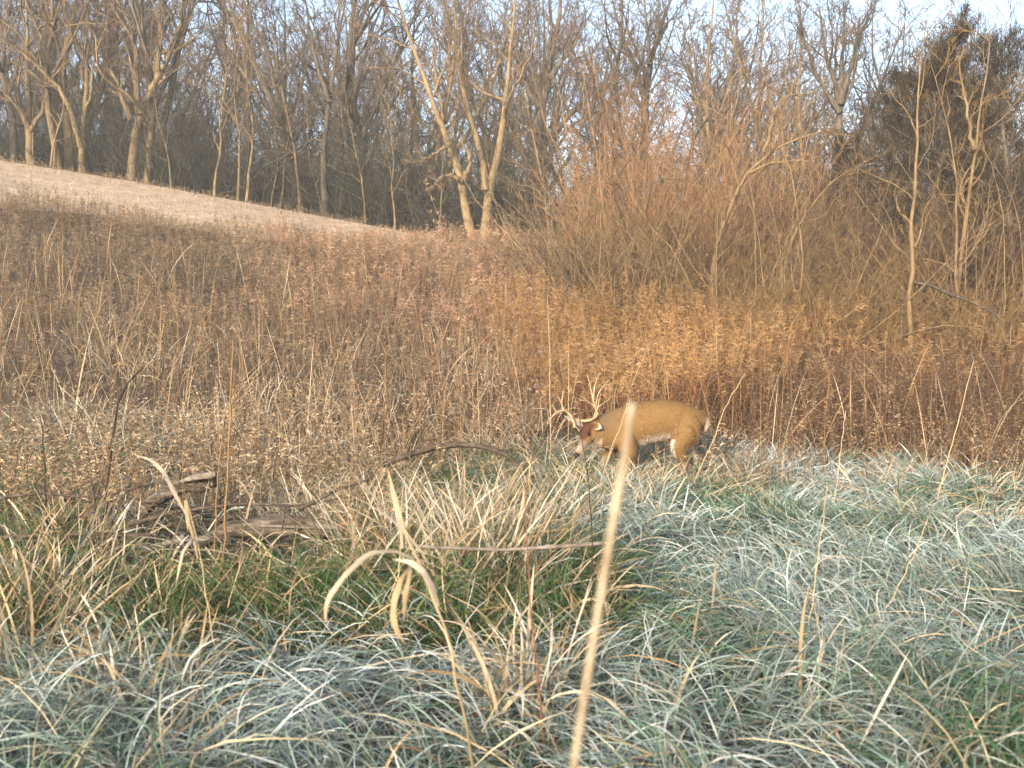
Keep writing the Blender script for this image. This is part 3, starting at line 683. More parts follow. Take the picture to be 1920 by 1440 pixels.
def dry_grass():
    rs = np.random.default_rng(24); acc = Acc()
    CL = []      # clump centres (px, d, radius, n, height)
    for k in range(46): CL.append((530 + 500 * rs.random(), 5.8 + 4.2 * rs.random(), .32, 72, .70))
    for k in range(34): CL.append((rs.random() * 560 - 40, 5.2 + 5.5 * rs.random(), .22, 60, .60))
    for k in range(20): CL.append((1000 + 230 * rs.random(), 8.0 + 3.5 * rs.random(), .25, 40, .55))
    for k in range(30): CL.append((1020 + 900 * rs.random(), 11.8 + 1.8 * rs.random(), .3, 34, .50))
    for k in range(18): CL.append((1650 + 320 * rs.random(), 8.5 + 4 * rs.random(), .3, 40, .45))
    for k in range(24): CL.append((100 + 1800 * rs.random(), 3.2 + 3.5 * rs.random(), .25, 6, .42))
    for k in range(16): CL.append((-20 + 330 * rs.random(), 4.0 + 2.2 * rs.random(), .22, 46, .55))
    for k in range(5): CL.append((930 + 120 * rs.random(), 3.9 + .9 * rs.random(), .15, 26, .42))
    for k in range(85): CL.append((-60 + 1150 * rs.random(), 11.5 + 9 * rs.random() ** 1.2, .35, 46, .85))
    for k in range(46): CL.append((1180 + 800 * rs.random(), 10.9 + 2.6 * rs.random(), .3, 40, .55))
    for k in range(14): CL.append((200 + 430 * rs.random(), 6.9 + .5 * rs.random(), .15, 90, .42))
    for px, d, r, n, h in CL:
        if 170 < px < 640 and 6.2 < d < 8.8: n = int(n * .12)
        elif 170 < px < 640 and d < 6.3: h *= .62
        elif d > 7.4: h *= .78
        g = G(px, d); n = int(n * (.35 + .6 * rs.random())); a = rs.random(n) * 6.28; q = r * np.sqrt(rs.random(n))
        x = g[0] + q * np.cos(a); y = g[1] + q * np.sin(a); b = np.stack([x, y, gz(x, y) - .01], -1)
        c = pick(rs, n, [(.46, .37, .24), (.55, .46, .33), (.38, .28, .16), (.62, .57, .48), (.28, .19, .09)], [3, 3, 2, 2.2, 1], .12)
        hang = rs.random(n) < .35
        acc.add(*blades(rs, b, h * (.55 + .8 * rs.random(n)), .006 + .014 * rs.random(n) ** 2 * (1.0 if d < 11 else .8), np.where(rs.random(n) < .6, a, rs.random(n) * 6.28), .08 + .3 * np.abs(rs.standard_normal(n)), np.where(hang, 1.4 + 1.3 * rs.random(n), .2 + .8 * rs.random(n)), 1.3 * rs.standard_normal(n), c * .85, c, 7, wob=.5))
    # loose lodged straw
    N = 1500; d = np.sqrt(2.2 ** 2 + (13.4 ** 2 - 2.2 ** 2) * rs.random(N)); px = -150 + 2200 * rs.random(N); x = (px - CX) / F * d
    b = np.stack([x, d, gz(x, d) + .04 + .1 * rs.random(N)], -1)
    c = pick(rs, N, [(.50, .38, .22), (.60, .50, .34), (.42, .29, .15)], [3, 3, 2], .12)
    acc.add(*blades(rs, b, .25 + .4 * rs.random(N), .005 + .004 * rs.random(N), rs.random(N) * 6.28, .7 + .6 * rs.random(N), .4 + .7 * rs.random(N), rs.standard_normal(N), c, c, 4, wob=.4))
    tag(acc.build("dry_grass", M_DRY), "tan dead grass in upright clumps and loose straws", "grass", kind="stuff")
dry_grass()

def deer_grass():
    rs = np.random.default_rng(29); n = 330; px = np.concatenate([1010 + 150 * rs.random(130), 1120 + 230 * rs.random(200)]); d = 11.2 + .65 * rs.random(n); x = (px - CX) / F * d
    b = np.stack([x, d, gz(x, d) - .01], -1)
    c = pick(rs, n, [(.46, .37, .24), (.56, .50, .38), (.36, .27, .15), (.44, .46, .38)], [3, 2, 2, 2], .12)
    V, Q, C = blades(rs, b, (.25 + .4 * rs.random(n)) * np.where(px < 1120, 1.15, .85), .007 + .008 * rs.random(n) ** 2, rs.random(n) * 6.28, .1 + .3 * np.abs(rs.standard_normal(n)), .2 + 1.2 * rs.random(n), rs.standard_normal(n), c * .9, c, 6, wob=.4)
    tag(mk("meadow_grass", V, Q, M_DRY, None, C), "pale dead grass standing around the deer's legs", "grass", kind="stuff")
deer_grass()

def stubble():
    rs = np.random.default_rng(25); N = 16000
    x = -40 + 40 * rs.random(N); y = 29.5 + 16 * rs.random(N); x = np.round(x / .1) * .1
    y = y + .03 * rs.standard_normal(N); k = in_field(x, y, 1.0); x, y = x[k], y[k]; N = len(x)
    b = np.stack([x, y, gz(x, y) + .05], -1); c = pick(rs, N, [(.44, .34, .25), (.52, .42, .32), (.28, .20, .13), (.60, .54, .48)], [3, 3, 2, 1], .15)
    V, Q, C = blades(rs, b, .05 + .16 * rs.random(N), .03 + .02 * rs.random(N), rs.random(N) * 6.28, .2 + 1.3 * rs.random(N), .3 * rs.standard_normal(N), rs.standard_normal(N), c, c, 1)
    tag(mk("corn_stubble", V, Q, M_DRY, None, C), "pale cut straw littering the sloping field", "straw", kind="stuff")
stubble()

# ------------------------------------------------------------------ single stalks, sticks and logs
def stalk(name, label, cat, pts3, r0, r1, mat, n=18, sides=7, wob=.003, group=None, seed=0, seg=None):
    rs = np.random.default_rng(seed); base = np.array(pts3[0], float)
    pp = path(rs, [np.array(p) - base for p in pts3], n, wob)
    tt = np.linspace(0, 1, n); r = r0 + (r1 - r0) * tt
    if seg: r = r * (1 + .25 * (np.sin(tt * seg * 6.28) > .93))
    V, Q = tubes(pp[None], r[None], sides)
    root = empty(name, base, label, cat, group)
    mk("stem", V, Q, mat, root)
    return root
def ribbon(root, name, pts3, W, col, tw=.6, n=14, seed=0):
    """a long dry leaf blade as a folded ribbon with thickness"""
    n = 30; base = np.array(root.location); pp = path(np.random.default_rng(seed), [np.array(p) - base for p in pts3], n, .0)
    T = norm(np.gradient(pp, axis=0)); S = norm(np.cross(T, np.array([0.15, -1, .25]))); Nn = np.cross(S, T); t = np.linspace(0, 1, n); a = tw * np.sin(t * 3.0 + seed)
    S2 = S * np.cos(a)[:, None] + Nn * np.sin(a)[:, None]; N2 = np.cross(S2, T)
    wd = (W * np.clip((.30 + 1.5 * t) * (1 - t ** 2.2), .03, 1) * (1 + .12 * np.sin(t * 17 + seed)) * .5)[:, None]
    V = np.stack([pp - S2 * wd, pp + N2 * wd * .22, pp + S2 * wd * .9], 1).reshape(-1, 3)
    i = np.arange(n - 1)[:, None] * 3 + np.arange(2)[None]
    Q = np.stack([i, i + 1, i + 4, i + 3], -1).reshape(-1, 4)
    c = np.array(col) * (.82 + .36 * vnoise(t * 9, 0 * t, seed + 3))[:, None]
    return mk(name, V, Q, M_DRY, root, np.repeat(c, 3, 0))
STR = (.46, .36, .22); STRP = (.52, .45, .35)
def gp(px, d, dz=0.0): g = G(px, d); g[2] += dz; return g

# out-of-focus reed right in front of the camera
b0 = np.array([-.10, 1.05, float(gz(-.10, 1.05))])
rd = stalk("reed_stalk", "pale blurred reed stalk leaning right, closest thing to the camera", "reed", [b0, P(1040, 1700, .98), P(1098, 1300, .95), P(1140, 1030, .95), P(1170, 880, .95), P(1186, 756, .95)], .0024, .0036, M_REED, wob=.0)
ribbon(rd, "leaf", [P(1125, 1120, .955), P(1148, 1010, .95), P(1168, 890, .947), P(1184, 775, .945)], .0065, (.40, .33, .23), .3)

# bent cane with hanging leaves
c0 = gp(905, 3.3)
cn = stalk("bent_cane", "tan cane in the foreground kinked over, with three hanging dry leaves", "cane", [c0, P(868, 1330, 2.75), P(838, 1190, 2.7), P(817, 1130, 2.7), P(800, 1080, 2.7), P(775, 1052, 2.7), P(765, 1015, 2.72), P(745, 965, 2.75), P(728, 890, 2.8)], .0048, .0022, M_STRAW, seed=2)
ribbon(cn, "leaf", [P(775, 1050, 2.7), P(740, 1034, 2.66), P(690, 1038, 2.62), P(645, 1080, 2.6), P(612, 1125, 2.6), P(606, 1165, 2.62), P(618, 1182, 2.64)], .017, STRP, .5, seed=1)
ribbon(cn, "leaf", [P(772, 1062, 2.7), P(752, 1085, 2.66), P(738, 1125, 2.66), P(735, 1160, 2.67), P(742, 1188, 2.68), P(760, 1214, 2.7)], .021, STR, .5, seed=2)
ribbon(cn, "leaf", [P(822, 1138, 2.69), P(812, 1108, 2.66), P(795, 1075, 2.64), P(770, 1055, 2.64), P(735, 1050, 2.66)], .022, STRP, .4, seed=3)
ribbon(cn, "leaf", [P(770, 1060, 2.72), P(765, 1090, 2.74), P(758, 1120, 2.74), P(756, 1170, 2.74)], .017, STR, .4, seed=5)

c1 = gp(415, 4.9)
cn = stalk("bent_cane", "dry cane on the left whose top leaf arches over like a hook", "cane", [c1, P(402, 1240, 4.6), P(378, 1080, 4.5), P(358, 960, 4.5), P(345, 930, 4.5)], .004, .002, M_STRAW, seed=4)
ribbon(cn, "leaf", [P(352, 975, 4.5), P(325, 925, 4.45), P(306, 885, 4.4), P(282, 862, 4.4), P(246, 852, 4.4)], .022, STRP, .4, seed=2)
ribbon(cn, "leaf", [P(366, 1030, 4.5), P(350, 975, 4.42), P(346, 935, 4.4), P(350, 1000, 4.3)], .02, STR, .4, seed=6)
ribbon(cn, "leaf", [P(368, 1050, 4.5), P(360, 1010, 4.4), P(340, 1035, 4.35), P(326, 1100, 4.35)], .016, STRP, .4, seed=7)
c2 = gp(725, 5.2)
cn = stalk("bent_cane", "upright cane with a fat curled pale leaf behind the kinked cane", "cane", [c2, P(748, 1090, 5.0), P(752, 1010, 5.0), P(738, 930, 5.0), P(725, 880, 5.0)], .004, .002, M_STRAW, seed=6)
ribbon(cn, "leaf", [P(754, 1030, 5.0), P(750, 985, 4.95), P(738, 930, 4.92), P(728, 880, 4.9)], .03, STRP, .3, seed=8)

stalk("dark_weed_stem", "thick dark upright weed stem on the left behind the log", "weed stem", [gp(190, 8.4), P(200, 900, 8.4), P(209, 840, 8.4), P(215, 770, 8.4), P(222, 745, 8.4), P(245, 705, 8.45), P(268, 690, 8.5)], .017, .006, M_DARKSTEM, seed=1, seg=4)
stalk("dark_weed_stem", "thin dark stem near the left edge, left of the thick dark one", "weed stem", [gp(84, 7.6), P(84, 960, 7.5), P(82, 880, 7.5), P(78, 800, 7.5)], .009, .004, M_DARKSTEM, seed=2)
stalk("orange_weed_stem", "tall orange weed stem left of centre, brightest upright on the left", "weed stem", [gp(416, 6.9), P(420, 960, 6.8), P(428, 850, 6.8), P(434, 740, 6.8), P(437, 638, 6.8)], .0095, .004, M_ORSTEM, seed=3, seg=6)
stalk("orange_weed_stem", "shorter brown-orange stem just left of the tall orange one", "weed stem", [gp(398, 7.2), P(404, 940, 7.1), P(410, 860, 7.1), P(424, 760, 7.1)], .007, .003, M_ORSTEM, seed=4)
stalk("dark_twig", "thin black twig crossing in front of the deer's face", "twig", [gp(1118, 5.6), P(1112, 1060, 5.5), P(1108, 950, 5.5), P(1103, 880, 5.5), P(1094, 830, 5.5), P(1086, 780, 5.5)], .0052, .0022, M_DARKSTEM, seed=5)
stalk("red_weed_stem", "speckled reddish stem rising through the grass below centre", "weed stem", [gp(1020, 3.9), P(1008, 1260, 3.8), P(994, 1120, 3.8), P(988, 1010, 3.8), P(982, 900, 3.8)], .0045, .002, M_REDSTEM, seed=6)
for i, (lab, pts, d) in enumerate([
    ("pale straw leaning right behind the deer's hind leg", [(1300, 905), (1330, 845), (1362, 760), (1397, 700)], 10.6),
    ("long pale straw leaning right before the dark weeds on the right", [(1752, 960), (1775, 880), (1800, 780), (1825, 678)], 9.6),
    ("pale upright straw left of the deer's antlers", [(1033, 870), (1032, 760), (1030, 640), (1026, 560)], 12.6),
    ("pale straw leaning right across the deer's shoulder", [(1122, 920), (1140, 860), (1163, 800), (1182, 748)], 10.2),
    ("pale leaning straw at the base of the goldenrod right of the deer", [(1562, 1010), (1572, 900), (1580, 820), (1586, 770)], 9.8),
    ("fuzzy tan straw standing in the frosted grass on the right", [(1520, 1180), (1532, 1080), (1545, 990), (1552, 905)], 5.6),
    ("leaning tan straw in the frosted grass near the right edge", [(1640, 1200), (1690, 1100), (1722, 1030), (1746, 965)], 5.8)]):
    b = gp(pts[0][0], d)
    stalk("grass_straw", lab, "straw", [b] + [P(px, py, d) for px, py in pts if CAM_H + (HZ - py) / F * d > b[2] + .05], .0062 if d > 9 else .004, .003 if d > 9 else .002, M_STRAW, seed=20 + i)

# tall weed with open seed pods in front of the far wood
b = gp(862, 11.5)
pw = stalk("podded_weed", "tall thin weed with open pale pods standing before the twin-stemmed tree", "weed", [b, P(866, 640, 11.5), P(858, 520, 11.5), P(838, 440, 11.5), P(815, 390, 11.5), P(798, 345, 11.5)], .0045, .0028, M_ORSTEM, seed=40)
rp = np.random.default_rng(41); acc = Acc()
for (px, py) in [(798, 345), (804, 360), (812, 378), (822, 402), (806, 400), (815, 418), (832, 412), (845, 455), (850, 480), (870, 560), (885, 550), (860, 600), (880, 640), (846, 640)]:
    c = P(px, py, 11.5) - np.array(b); c = np.repeat(c[None], 10, 0) + .012 * rp.standard_normal((10, 3))
    cc = pick(rp, 10, [(.36, .29, .20), (.28, .21, .13)], [1, 1])
    acc.add(*blades(rp, c, .03 + .03 * rp.random(10), .018 * np.ones(10), rp.random(10) * 6.28, .4 + 1.2 * rp.random(10), rp.standard_normal(10), rp.standard_normal(10), cc, cc, 2))
acc.build("seed_pods", M_DRY, pw)

# tangle of dead twigs and broken stems round the logs
def litter():
    rs = np.random.default_rng(81); N = 620; px = -40 + 760 * rs.random(N); d = 6.8 + 2.6 * rs.random(N); x = (px - CX) / F * d
    b = np.stack([x, d, gz(x, d) + .02 + .12 * rs.random(N)], -1)
    st = extend(rs, b, np.stack([rs.standard_normal(N), .6 * rs.standard_normal(N), .25 * rs.random(N)], -1), .3 + .7 * rs.random(N), 6, .12, -.02)
    R_ = (.003 + .006 * rs.random((N, 1)) ** 2) * (1 - .5 * np.linspace(0, 1, 7)[None]); a = Acc(); a.add(*tubes(st, R_, 4))
    tag(a.build("twig_litter", M_BRANCH), "tangle of dead grey twigs lying around the logs", "twigs", kind="stuff")
litter()

# lying wood
def log(name, label, cat, pts3, r0, r1, mat, seed, sides=18, rough=.18, n=26, broken=True):
    rs = np.random.default_rng(seed); base = np.array(pts3).mean(0)
    pp = path(rs, [np.array(p) - base for p in pts3], n, r0 * .06); tt = np.linspace(0, 1, n)
    V, Q = tubes(pp[None], (r0 + (r1 - r0) * tt)[None], sides); V = V.reshape(n, sides, 3)
    ang = np.arange(sides); f = 1 + rough * (vnoise(tt[:, None] * 7 + 0 * ang, 0 * tt[:, None] + np.minimum(ang, sides - ang) * .6, seed) - .5) * 2 + rough * .6 * (rs.random((1, sides)) - .5)
    V = pp[:, None] + (V - pp[:, None]) * f[..., None]
    # broken, slightly hollow ends
    V = np.concatenate([(pp[0] + (V[0] - pp[0]) * .35 + (pp[1] - pp[0]) * .3)[None], (pp[0] + (V[0] - pp[0]) * .75 - (pp[1] - pp[0]) * .25 * rs.random((sides, 1)))[None], V, (pp[-1] + (V[-1] - pp[-1]) * .75 + (pp[-1] - pp[-2]) * .35 * rs.random((sides, 1)))[None], (pp[-1] + (V[-1] - pp[-1]) * .3 - (pp[-1] - pp[-2]) * .3)[None]])
    m = len(V); i = np.arange(m - 1)[:, None]; j = np.arange(sides)[None]
    Q = np.stack([i * sides + j, i * sides + (j + 1) % sides, (i + 1) * sides + (j + 1) % sides, (i + 1) * sides + j], -1).reshape(-1, 4)
    o = mk(name, V.reshape(-1, 3), Q, mat); o.location = base
    return tag(o, label, cat)
log("fallen_log", "upper rotten log on the left with a bleached broken end", "log", [gp(238, 8.7, .10), P(275, 945, 8.75), P(335, 912, 8.8), P(400, 897, 8.85)], .06, .082, M_LOG, 1, rough=.4)
log("wood_slab", "pale bleached slab of wood lying on top of the upper log", "wood", [P(318, 910, 8.66), P(360, 896, 8.7), P(404, 890, 8.72)], .014, .026, M_LOGW, 2, sides=10, rough=.5)
log("fallen_log", "big dark brown log lying across the grass left of centre", "log", [P(345, 1026, 7.3), P(430, 995, 7.4), P(520, 984, 7.5), P(590, 990, 7.55), P(660, 1008, 7.6)], .05, .075, M_LOG, 3, rough=.45, n=40)
log("wood_slab", "narrow greyish slab sloping up beside the big dark log", "wood", [P(205, 1052, 7.3), P(280, 1030, 7.35), P(345, 1010, 7.4)], .016, .026, M_LOGW, 4, sides=10, rough=.5)
log("rotten_stump", "brown rotten stump end under the grey stick below centre", "stump", [gp(915, 6.6, -.02), P(920, 1075, 6.75), P(930, 1040, 7.0)], .16, .12, M_LOG, 5, rough=.4)
log("fallen_branch", "long grey branch lying at the left edge in front of the logs", "branch", [P(-60, 1012, 7.0), P(60, 1006, 7.05), P(180, 1002, 7.1), P(290, 1003, 7.2)], .016, .009, M_BRANCH, 6, sides=8, rough=.3)
log("fallen_branch", "short dark branch below the long grey one at the left", "branch", [P(90, 1030, 6.9), P(150, 1015, 6.95), P(215, 1006, 7.0), P(280, 1004, 7.0)], .013, .007, M_BRANCH, 7, sides=8, rough=.3)
log("fallen_branch", "dark arched branch left of the deer, both ends in the grass", "branch", [gp(650, 9.6, .0), P(690, 885, 9.7), P(740, 862, 9.8), P(800, 842, 9.9), P(858, 833, 10), P(910, 838, 10), P(950, 852, 10), P(975, 875, 10.05), gp(990, 10.1, .0)], .034, .020, M_BRANCH, 8, sides=10, rough=.3, n=44)
log("fallen_branch", "smooth grey stick lying level over the grass below centre", "branch", [P(790, 1026, 5.6), P(880, 1031, 5.6), P(960, 1032, 5.6), P(1050, 1026, 5.6), P(1136, 1020, 5.65)], .009, .0115, M_STICK, 9, sides=10, rough=.08)
log("fallen_branch", "thin dark branch hidden in the tan grass behind the big log", "branch", [P(455, 985, 7.4), P(560, 990, 7.45), P(640, 992, 7.5)], .012, .008, M_STICK, 10, sides=8)
for k, (pts, r, lab) in enumerate([
    ([(-40, 940), (70, 925), (180, 935), (290, 905), (380, 915)], .013, "dark crooked branch lying level behind the upper log at the left"),
    ([(240, 985), (330, 960), (450, 945), (560, 950), (640, 935)], .016, "dark bent branch propped above the big log"),
    ([(40, 985), (140, 970), (230, 978), (310, 955)], .012, "dark branch lying between the left edge and the upper log"),
    ([(420, 1035), (520, 1022), (620, 1026), (720, 1010)], .012, "dark low branch in front of the big log"),
    ([(560, 955), (640, 915), (690, 900), (720, 865)], .013, "dark branch slanting up toward the arched branch"),
    ([(-30, 1050), (80, 1038), (200, 1046), (300, 1030)], .011, "dark thin branch lowest at the left, below the grey ones")]):
    log("fallen_branch", lab, "branch", [P(px, py, 7.2 + .25 * (k % 3) + .1 * j) for j, (px, py) in enumerate(pts)], r, r * .5, M_BRANCH, 60 + k, sides=8, rough=.35, n=36)
log("dead_limb", "grey dead limb jutting through the brush by the straight sapling", "dead limb", [P(1712, 530, 19.6), P(1745, 535, 19.5), P(1762, 545, 19.5), P(1810, 562, 19.4), P(1870, 590, 19.3), gp(1930, 19.2)], .034, .012, M_BRANCH, 12, sides=10, rough=.35, n=40)

# ------------------------------------------------------------------ the deer
def deer():
    D = 12.0
    root = empty("deer", (1.66, D, float(gz(1.66, D)) - .05), "antlered buck with a tan coat walking left, head lowered to the grass", "deer")
    o = np.array([1.66, 0, 0])
    import bmesh
    bm = bmesh.new()
    from mathutils import Matrix
    def ell(c, r, rot=0.0, ax='Y'):
        m = Matrix.Translation(Vector(c) - Vector(o)) @ Matrix.Rotation(rot, 4, ax) @ Matrix.Diagonal((*r, 1))
        bmesh.ops.create_icosphere(bm, subdivisions=3, radius=1.0, matrix=m)
    def chain(pts, rads, n=10, ry=None):
        pts = np.array(pts, float); s = np.concatenate([[0], np.cumsum(np.linalg.norm(np.diff(pts, axis=0), axis=1))])
        for u in np.linspace(0, s[-1], n * (len(pts) - 1) + 1):
            c = [np.interp(u, s, pts[:, i]) for i in range(3)]; r = np.interp(u, s, rads)
            ell(c, (r, r * (ry or 1), r))
    # trunk stations: x, y, z, rz, ry
    S = np.array([(2.14, .0, .755, .10, .09), (2.09, 0, .75, .145, .125), (2.00, 0, .742, .195, .165), (1.88, 0, .752, .222, .185), (1.75, 0, .762, .232, .19), (1.60, 0, .738, .240, .195),
                  (1.45, 0, .70, .248, .19), (1.30, 0, .665, .250, .18), (1.18, -.01, .64, .235, .16), (1.08, -.03, .622, .212, .142), (.99, -.06, .632, .185, .122), (.92, -.085, .655, .145, .105)])
    for u in np.linspace(0, len(S) - 1, 46):
        q = [np.interp(u, np.arange(len(S)), S[:, k]) for k in range(5)]
        ell(q[:3], (.085, q[4], q[3]))
    # haunch and shoulder muscle
    ell((1.97, -.115, .63), (.165, .088, .21), .25); ell((2.0, .10, .62), (.15, .085, .20), .25)
    ell((1.27, -.128, .57), (.12, .072, .20), -.15); ell((1.25, .10, .56), (.11, .07, .19), -.15)
    # legs
    chain([(1.96, -.12, .60), (1.885, -.13, .47), (1.895, -.125, .36), (1.935, -.12, .25)], [.13, .092, .062, .036])
    chain([(1.94, -.12, .25), (1.915, -.12, .14), (1.895, -.12, .055)], [.034, .023, .024]); chain([(1.89, -.12, .05), (1.872, -.12, .018)], [.027, .024])
    chain([(2.00, .11, .58), (1.99, .12, .47), (2.055, .12, .38), (2.135, .12, .30)], [.13, .085, .056, .036])
    chain([(2.135, .12, .30), (2.115, .12, .19), (2.085, .12, .07)], [.034, .023, .024]); chain([(2.08, .12, .06), (2.06, .12, .02)], [.027, .024])
    chain([(1.29, -.115, .55), (1.345, -.12, .43), (1.335, -.12, .34), (1.325, -.12, .245)], [.11, .070, .046, .034])
    chain([(1.325, -.12, .245), (1.335, -.12, .15), (1.335, -.12, .06)], [.031, .021, .023]); chain([(1.33, -.12, .05), (1.312, -.12, .018)], [.026, .024])
    chain([(1.20, .09, .52), (1.16, .10, .42), (1.10, .10, .34), (1.045, .10, .25)], [.10, .066, .045, .034])
    chain([(1.045, .10, .25), (1.035, .10, .15), (1.02, .10, .06)], [.031, .021, .023]); chain([(1.015, .10, .05), (.995, .10, .018)], [.026, .024])
    # head: poll to nose, turned towards the camera
    poll = np.array([.895, -.10, .705]); nose = np.array([.735, -.225, .375]); hd = norm(nose - poll)
    lat = norm(np.cross(hd, np.array([0, 0, 1.]))); upv = np.cross(lat, hd)      # lat points across the face
    def H(f, a, b): return poll + (nose - poll) * f + lat * a + upv * b
    HS = [(0, .078, .082), (.15, .082, .086), (.33, .080, .080), (.5, .068, .068), (.68, .054, .057), (.85, .047, .050), (.96, .044, .043), (1.02, .034, .034)]
    for u in np.linspace(0, len(HS) - 1, 28):
        f, ra, rb = [np.interp(u, np.arange(len(HS)), [h[k] for h in HS]) for k in range(3)]
        m = Matrix.Identity(4)
        for k in range(3): m[k][0] = lat[k] * ra; m[k][1] = upv[k] * rb; m[k][2] = hd[k] * .045; m[k][3] = H(f, 0, -.02 * math.sin(f * 3.1))[k] - o[k]
        bmesh.ops.create_icosphere(bm, subdivisions=3, radius=1.0, matrix=m)
    for s in (-1, 1):                                             # brow ridges, cheeks, jaw
        c = H(.30, s * .058, .038); ell(c, (.024, .024, .024)); c = H(.28, s * .05, -.045); ell(c, (.045, .045, .055))
        c = H(.02, s * .035, .055); ell(c, (.03, .03, .035))       # antler pedicle swelling
    c = H(.75, 0, -.045); ell(c, (.032, .032, .045))
    chain([H(.0, 0, .0), np.array([.93, -.08, .68])], [.088, .12], 5)
    # tail, held down
    chain([(2.175, 0, .82), (2.212, 0, .76), (2.215, 0, .69), (2.20, 0, .63)], [.03, .038, .034, .016], 6)
    me = bpy.data.meshes.new("body_raw"); bm.to_mesh(me); bm.free()
    tmp = bpy.data.objects.new("body_raw", me); COL.objects.link(tmp)
    md = tmp.modifiers.new("r", 'REMESH'); md.mode = 'VOXEL'; md.voxel_size = .0085
    ms = tmp.modifiers.new("s", 'SMOOTH'); ms.factor = .5; ms.iterations = 7
    dg = bpy.context.evaluated_depsgraph_get()
    ev = bpy.data.meshes.new_from_object(tmp.evaluated_get(dg))
    bpy.data.objects.remove(tmp); ev.name = "body"
    n = len(ev.vertices); co = np.zeros(n * 3, np.float32); ev.vertices.foreach_get("co", co); co = co.reshape(-1, 3) + o
    no = np.zeros(n * 3, np.float32); ev.vertices.foreach_get("normal", no); no = no.reshape(-1, 3)
    x, y, z = co.T
    def sst(a, b, v): t = np.clip((v - a) / (b - a), 0, 1); return t * t * (3 - 2 * t)
    TAN = np.array([.190, .115, .049]); DK = np.array([.13, .075, .035]); WH = np.array([.55, .48, .40]); GR = np.array([.30, .24, .18])
    nz = fbm(x * 28 + z * 10, z * 75 + y * 40, 2)[:, None]; n2 = fbm(x * 5 + 3, z * 6 + y * 4, 8)[:, None]
    c = TAN * (.74 + .16 * nz + .06 * n2 + .16)
    def mix(c, k, t): t = np.clip(t, 0, 1)[:, None]; return c * (1 - t) + k * t
    body = (x > 1.0)
    c = mix(c, np.array([.14, .085, .04]), sst(.86, 1.0, z + .06 * (x < 1.5)) * body * .45)         # darker along the spine
    nk = sst(1.35, 1.0, x) * body
    c = mix(c, np.array([.15, .105, .065]), nk * sst(.50, .78, z) * .85)
    c = mix(c, WH, sst(-.45, -.85, no[:, 2]) * (z > .40) * (x > 1.42) * (x < 1.98))                    # belly
    c = mix(c, WH, sst(.03, -.03, np.abs(y) - .075 - .03) * (z < .50) * (x > 1.8) * (z > .2) * .9)     # inner thighs
    c = mix(c, WH, sst(-.25, -.7, no[:, 0]) * (z < .54) * (z > .24) * (x > 1.74) * (x < 1.90) * sst(-.5, -.85, no[:, 0]) * .85)   # white front edge of the thigh
    c = mix(c, WH * .9, sst(2.19, 2.215, x) * (z > .55) * (np.abs(y) < .09) * sst(.80, .74, z))                              # tail edge
    c = mix(c, DK, sst(.36, .22, z) * (x > 1.2) * .25)
    c = mix(c, WH * .75, ((np.abs(y - .10) < .06) & (x < 1.2) & (x > .95)) * sst(.36, .30, z) * .45)    # pale far foreleg
    c = mix(c, np.array([.03, .02, .016]), sst(.05, .035, z))                                              # hooves
    c = mix(c, np.array([.10, .06, .035]), sst(.45, .38, z) * (x > 1.1) * (x < 1.3) * (no[:, 2] < -.5) * .7)   # brisket
    rel = co - poll; f = rel @ hd / np.linalg.norm(nose - poll); a = rel @ lat; b = rel @ upv
    face = (f > -.1) & (np.abs(a) < .13) & (np.abs(b) < .13) & (x < 1.0)
    c = mix(c, np.array([.075, .036, .022]), face * sst(.0, .035, b) * sst(-.05, .08, f) * sst(.66, .50, f))    # dark forehead
    c = mix(c, np.array([.19, .15, .12]), face * sst(.52, .62, f) * sst(.95, .88, f))                       # grey muzzle bridge
    c = mix(c, WH, face * sst(.70, .80, f) * sst(1.0, .93, f) * .22)                                          # pale muzzle ring
    c = mix(c, WH, face * sst(-.02, -.05, b) * sst(.25, .45, f) * .35)                                        # chin / throat
    c = mix(c, np.array([.015, .012, .012]), face * sst(.965, 1.0, f))                                       # nose pad
    th = (x < 1.02) & (x > .84) & (z < .58) & ~face
    c = mix(c, WH, th * sst(.57, .53, z) * .6)
    at = ev.color_attributes.new("Col", 'FLOAT_COLOR', 'POINT'); cc = np.ones((n, 4), np.float32); cc[:, :3] = c * ALB; at.data.foreach_set("color", cc.ravel())
    ev.polygons.foreach_set("use_smooth", np.ones(len(ev.polygons), bool)); ev.materials.clear(); ev.materials.append(attr_mat("deer_coat", .92, 0, None, 0, .08))
    bo = bpy.data.objects.new("body", ev); COL.objects.link(bo); bo.parent = root
    # coat: short hairs lying back along the body
    rf = np.random.default_rng(5); k = rf.choice(n, 26000); p = co[k]; q = no[k]; cl = c[k] * (.72 + .5 * rf.random((len(k), 1)))
    hf = (rel[k] @ hd) / np.linalg.norm(nose - poll); onh = (p[:, 0] < .93) & (hf > -.1)
    dr = norm(np.array([.8, 0, -.45]) + .35 * rf.standard_normal((len(k), 3)) + q * .55); dr = norm(dr - q * np.minimum((dr * q).sum(1, keepdims=True) - .25, 0))
    Lh = np.where(onh, .007, .019) * (.6 + .7 * rf.random(len(k))) * np.where(p[:, 2] < .3, .5, 1); sdv = norm(np.cross(dr, q)); wh = .0026
    b0_ = p - q * .002; Vh = np.stack([b0_ - sdv * wh, b0_ + sdv * wh, b0_ + dr * Lh[:, None] + sdv * .0006, b0_ + dr * Lh[:, None] - sdv * .0006], 1).reshape(-1, 3)
    mk("fur", Vh - o, np.arange(len(Vh)).reshape(-1, 4), attr_mat("hair", .9, 0, None, 0, .05), root, np.repeat(cl, 4, 0))
    # eyes
    eyem = noise_mat("eye_dark", [(.3, (.01, .007, .006)), (.7, (.02, .012, .01))], 10, .12, .0)
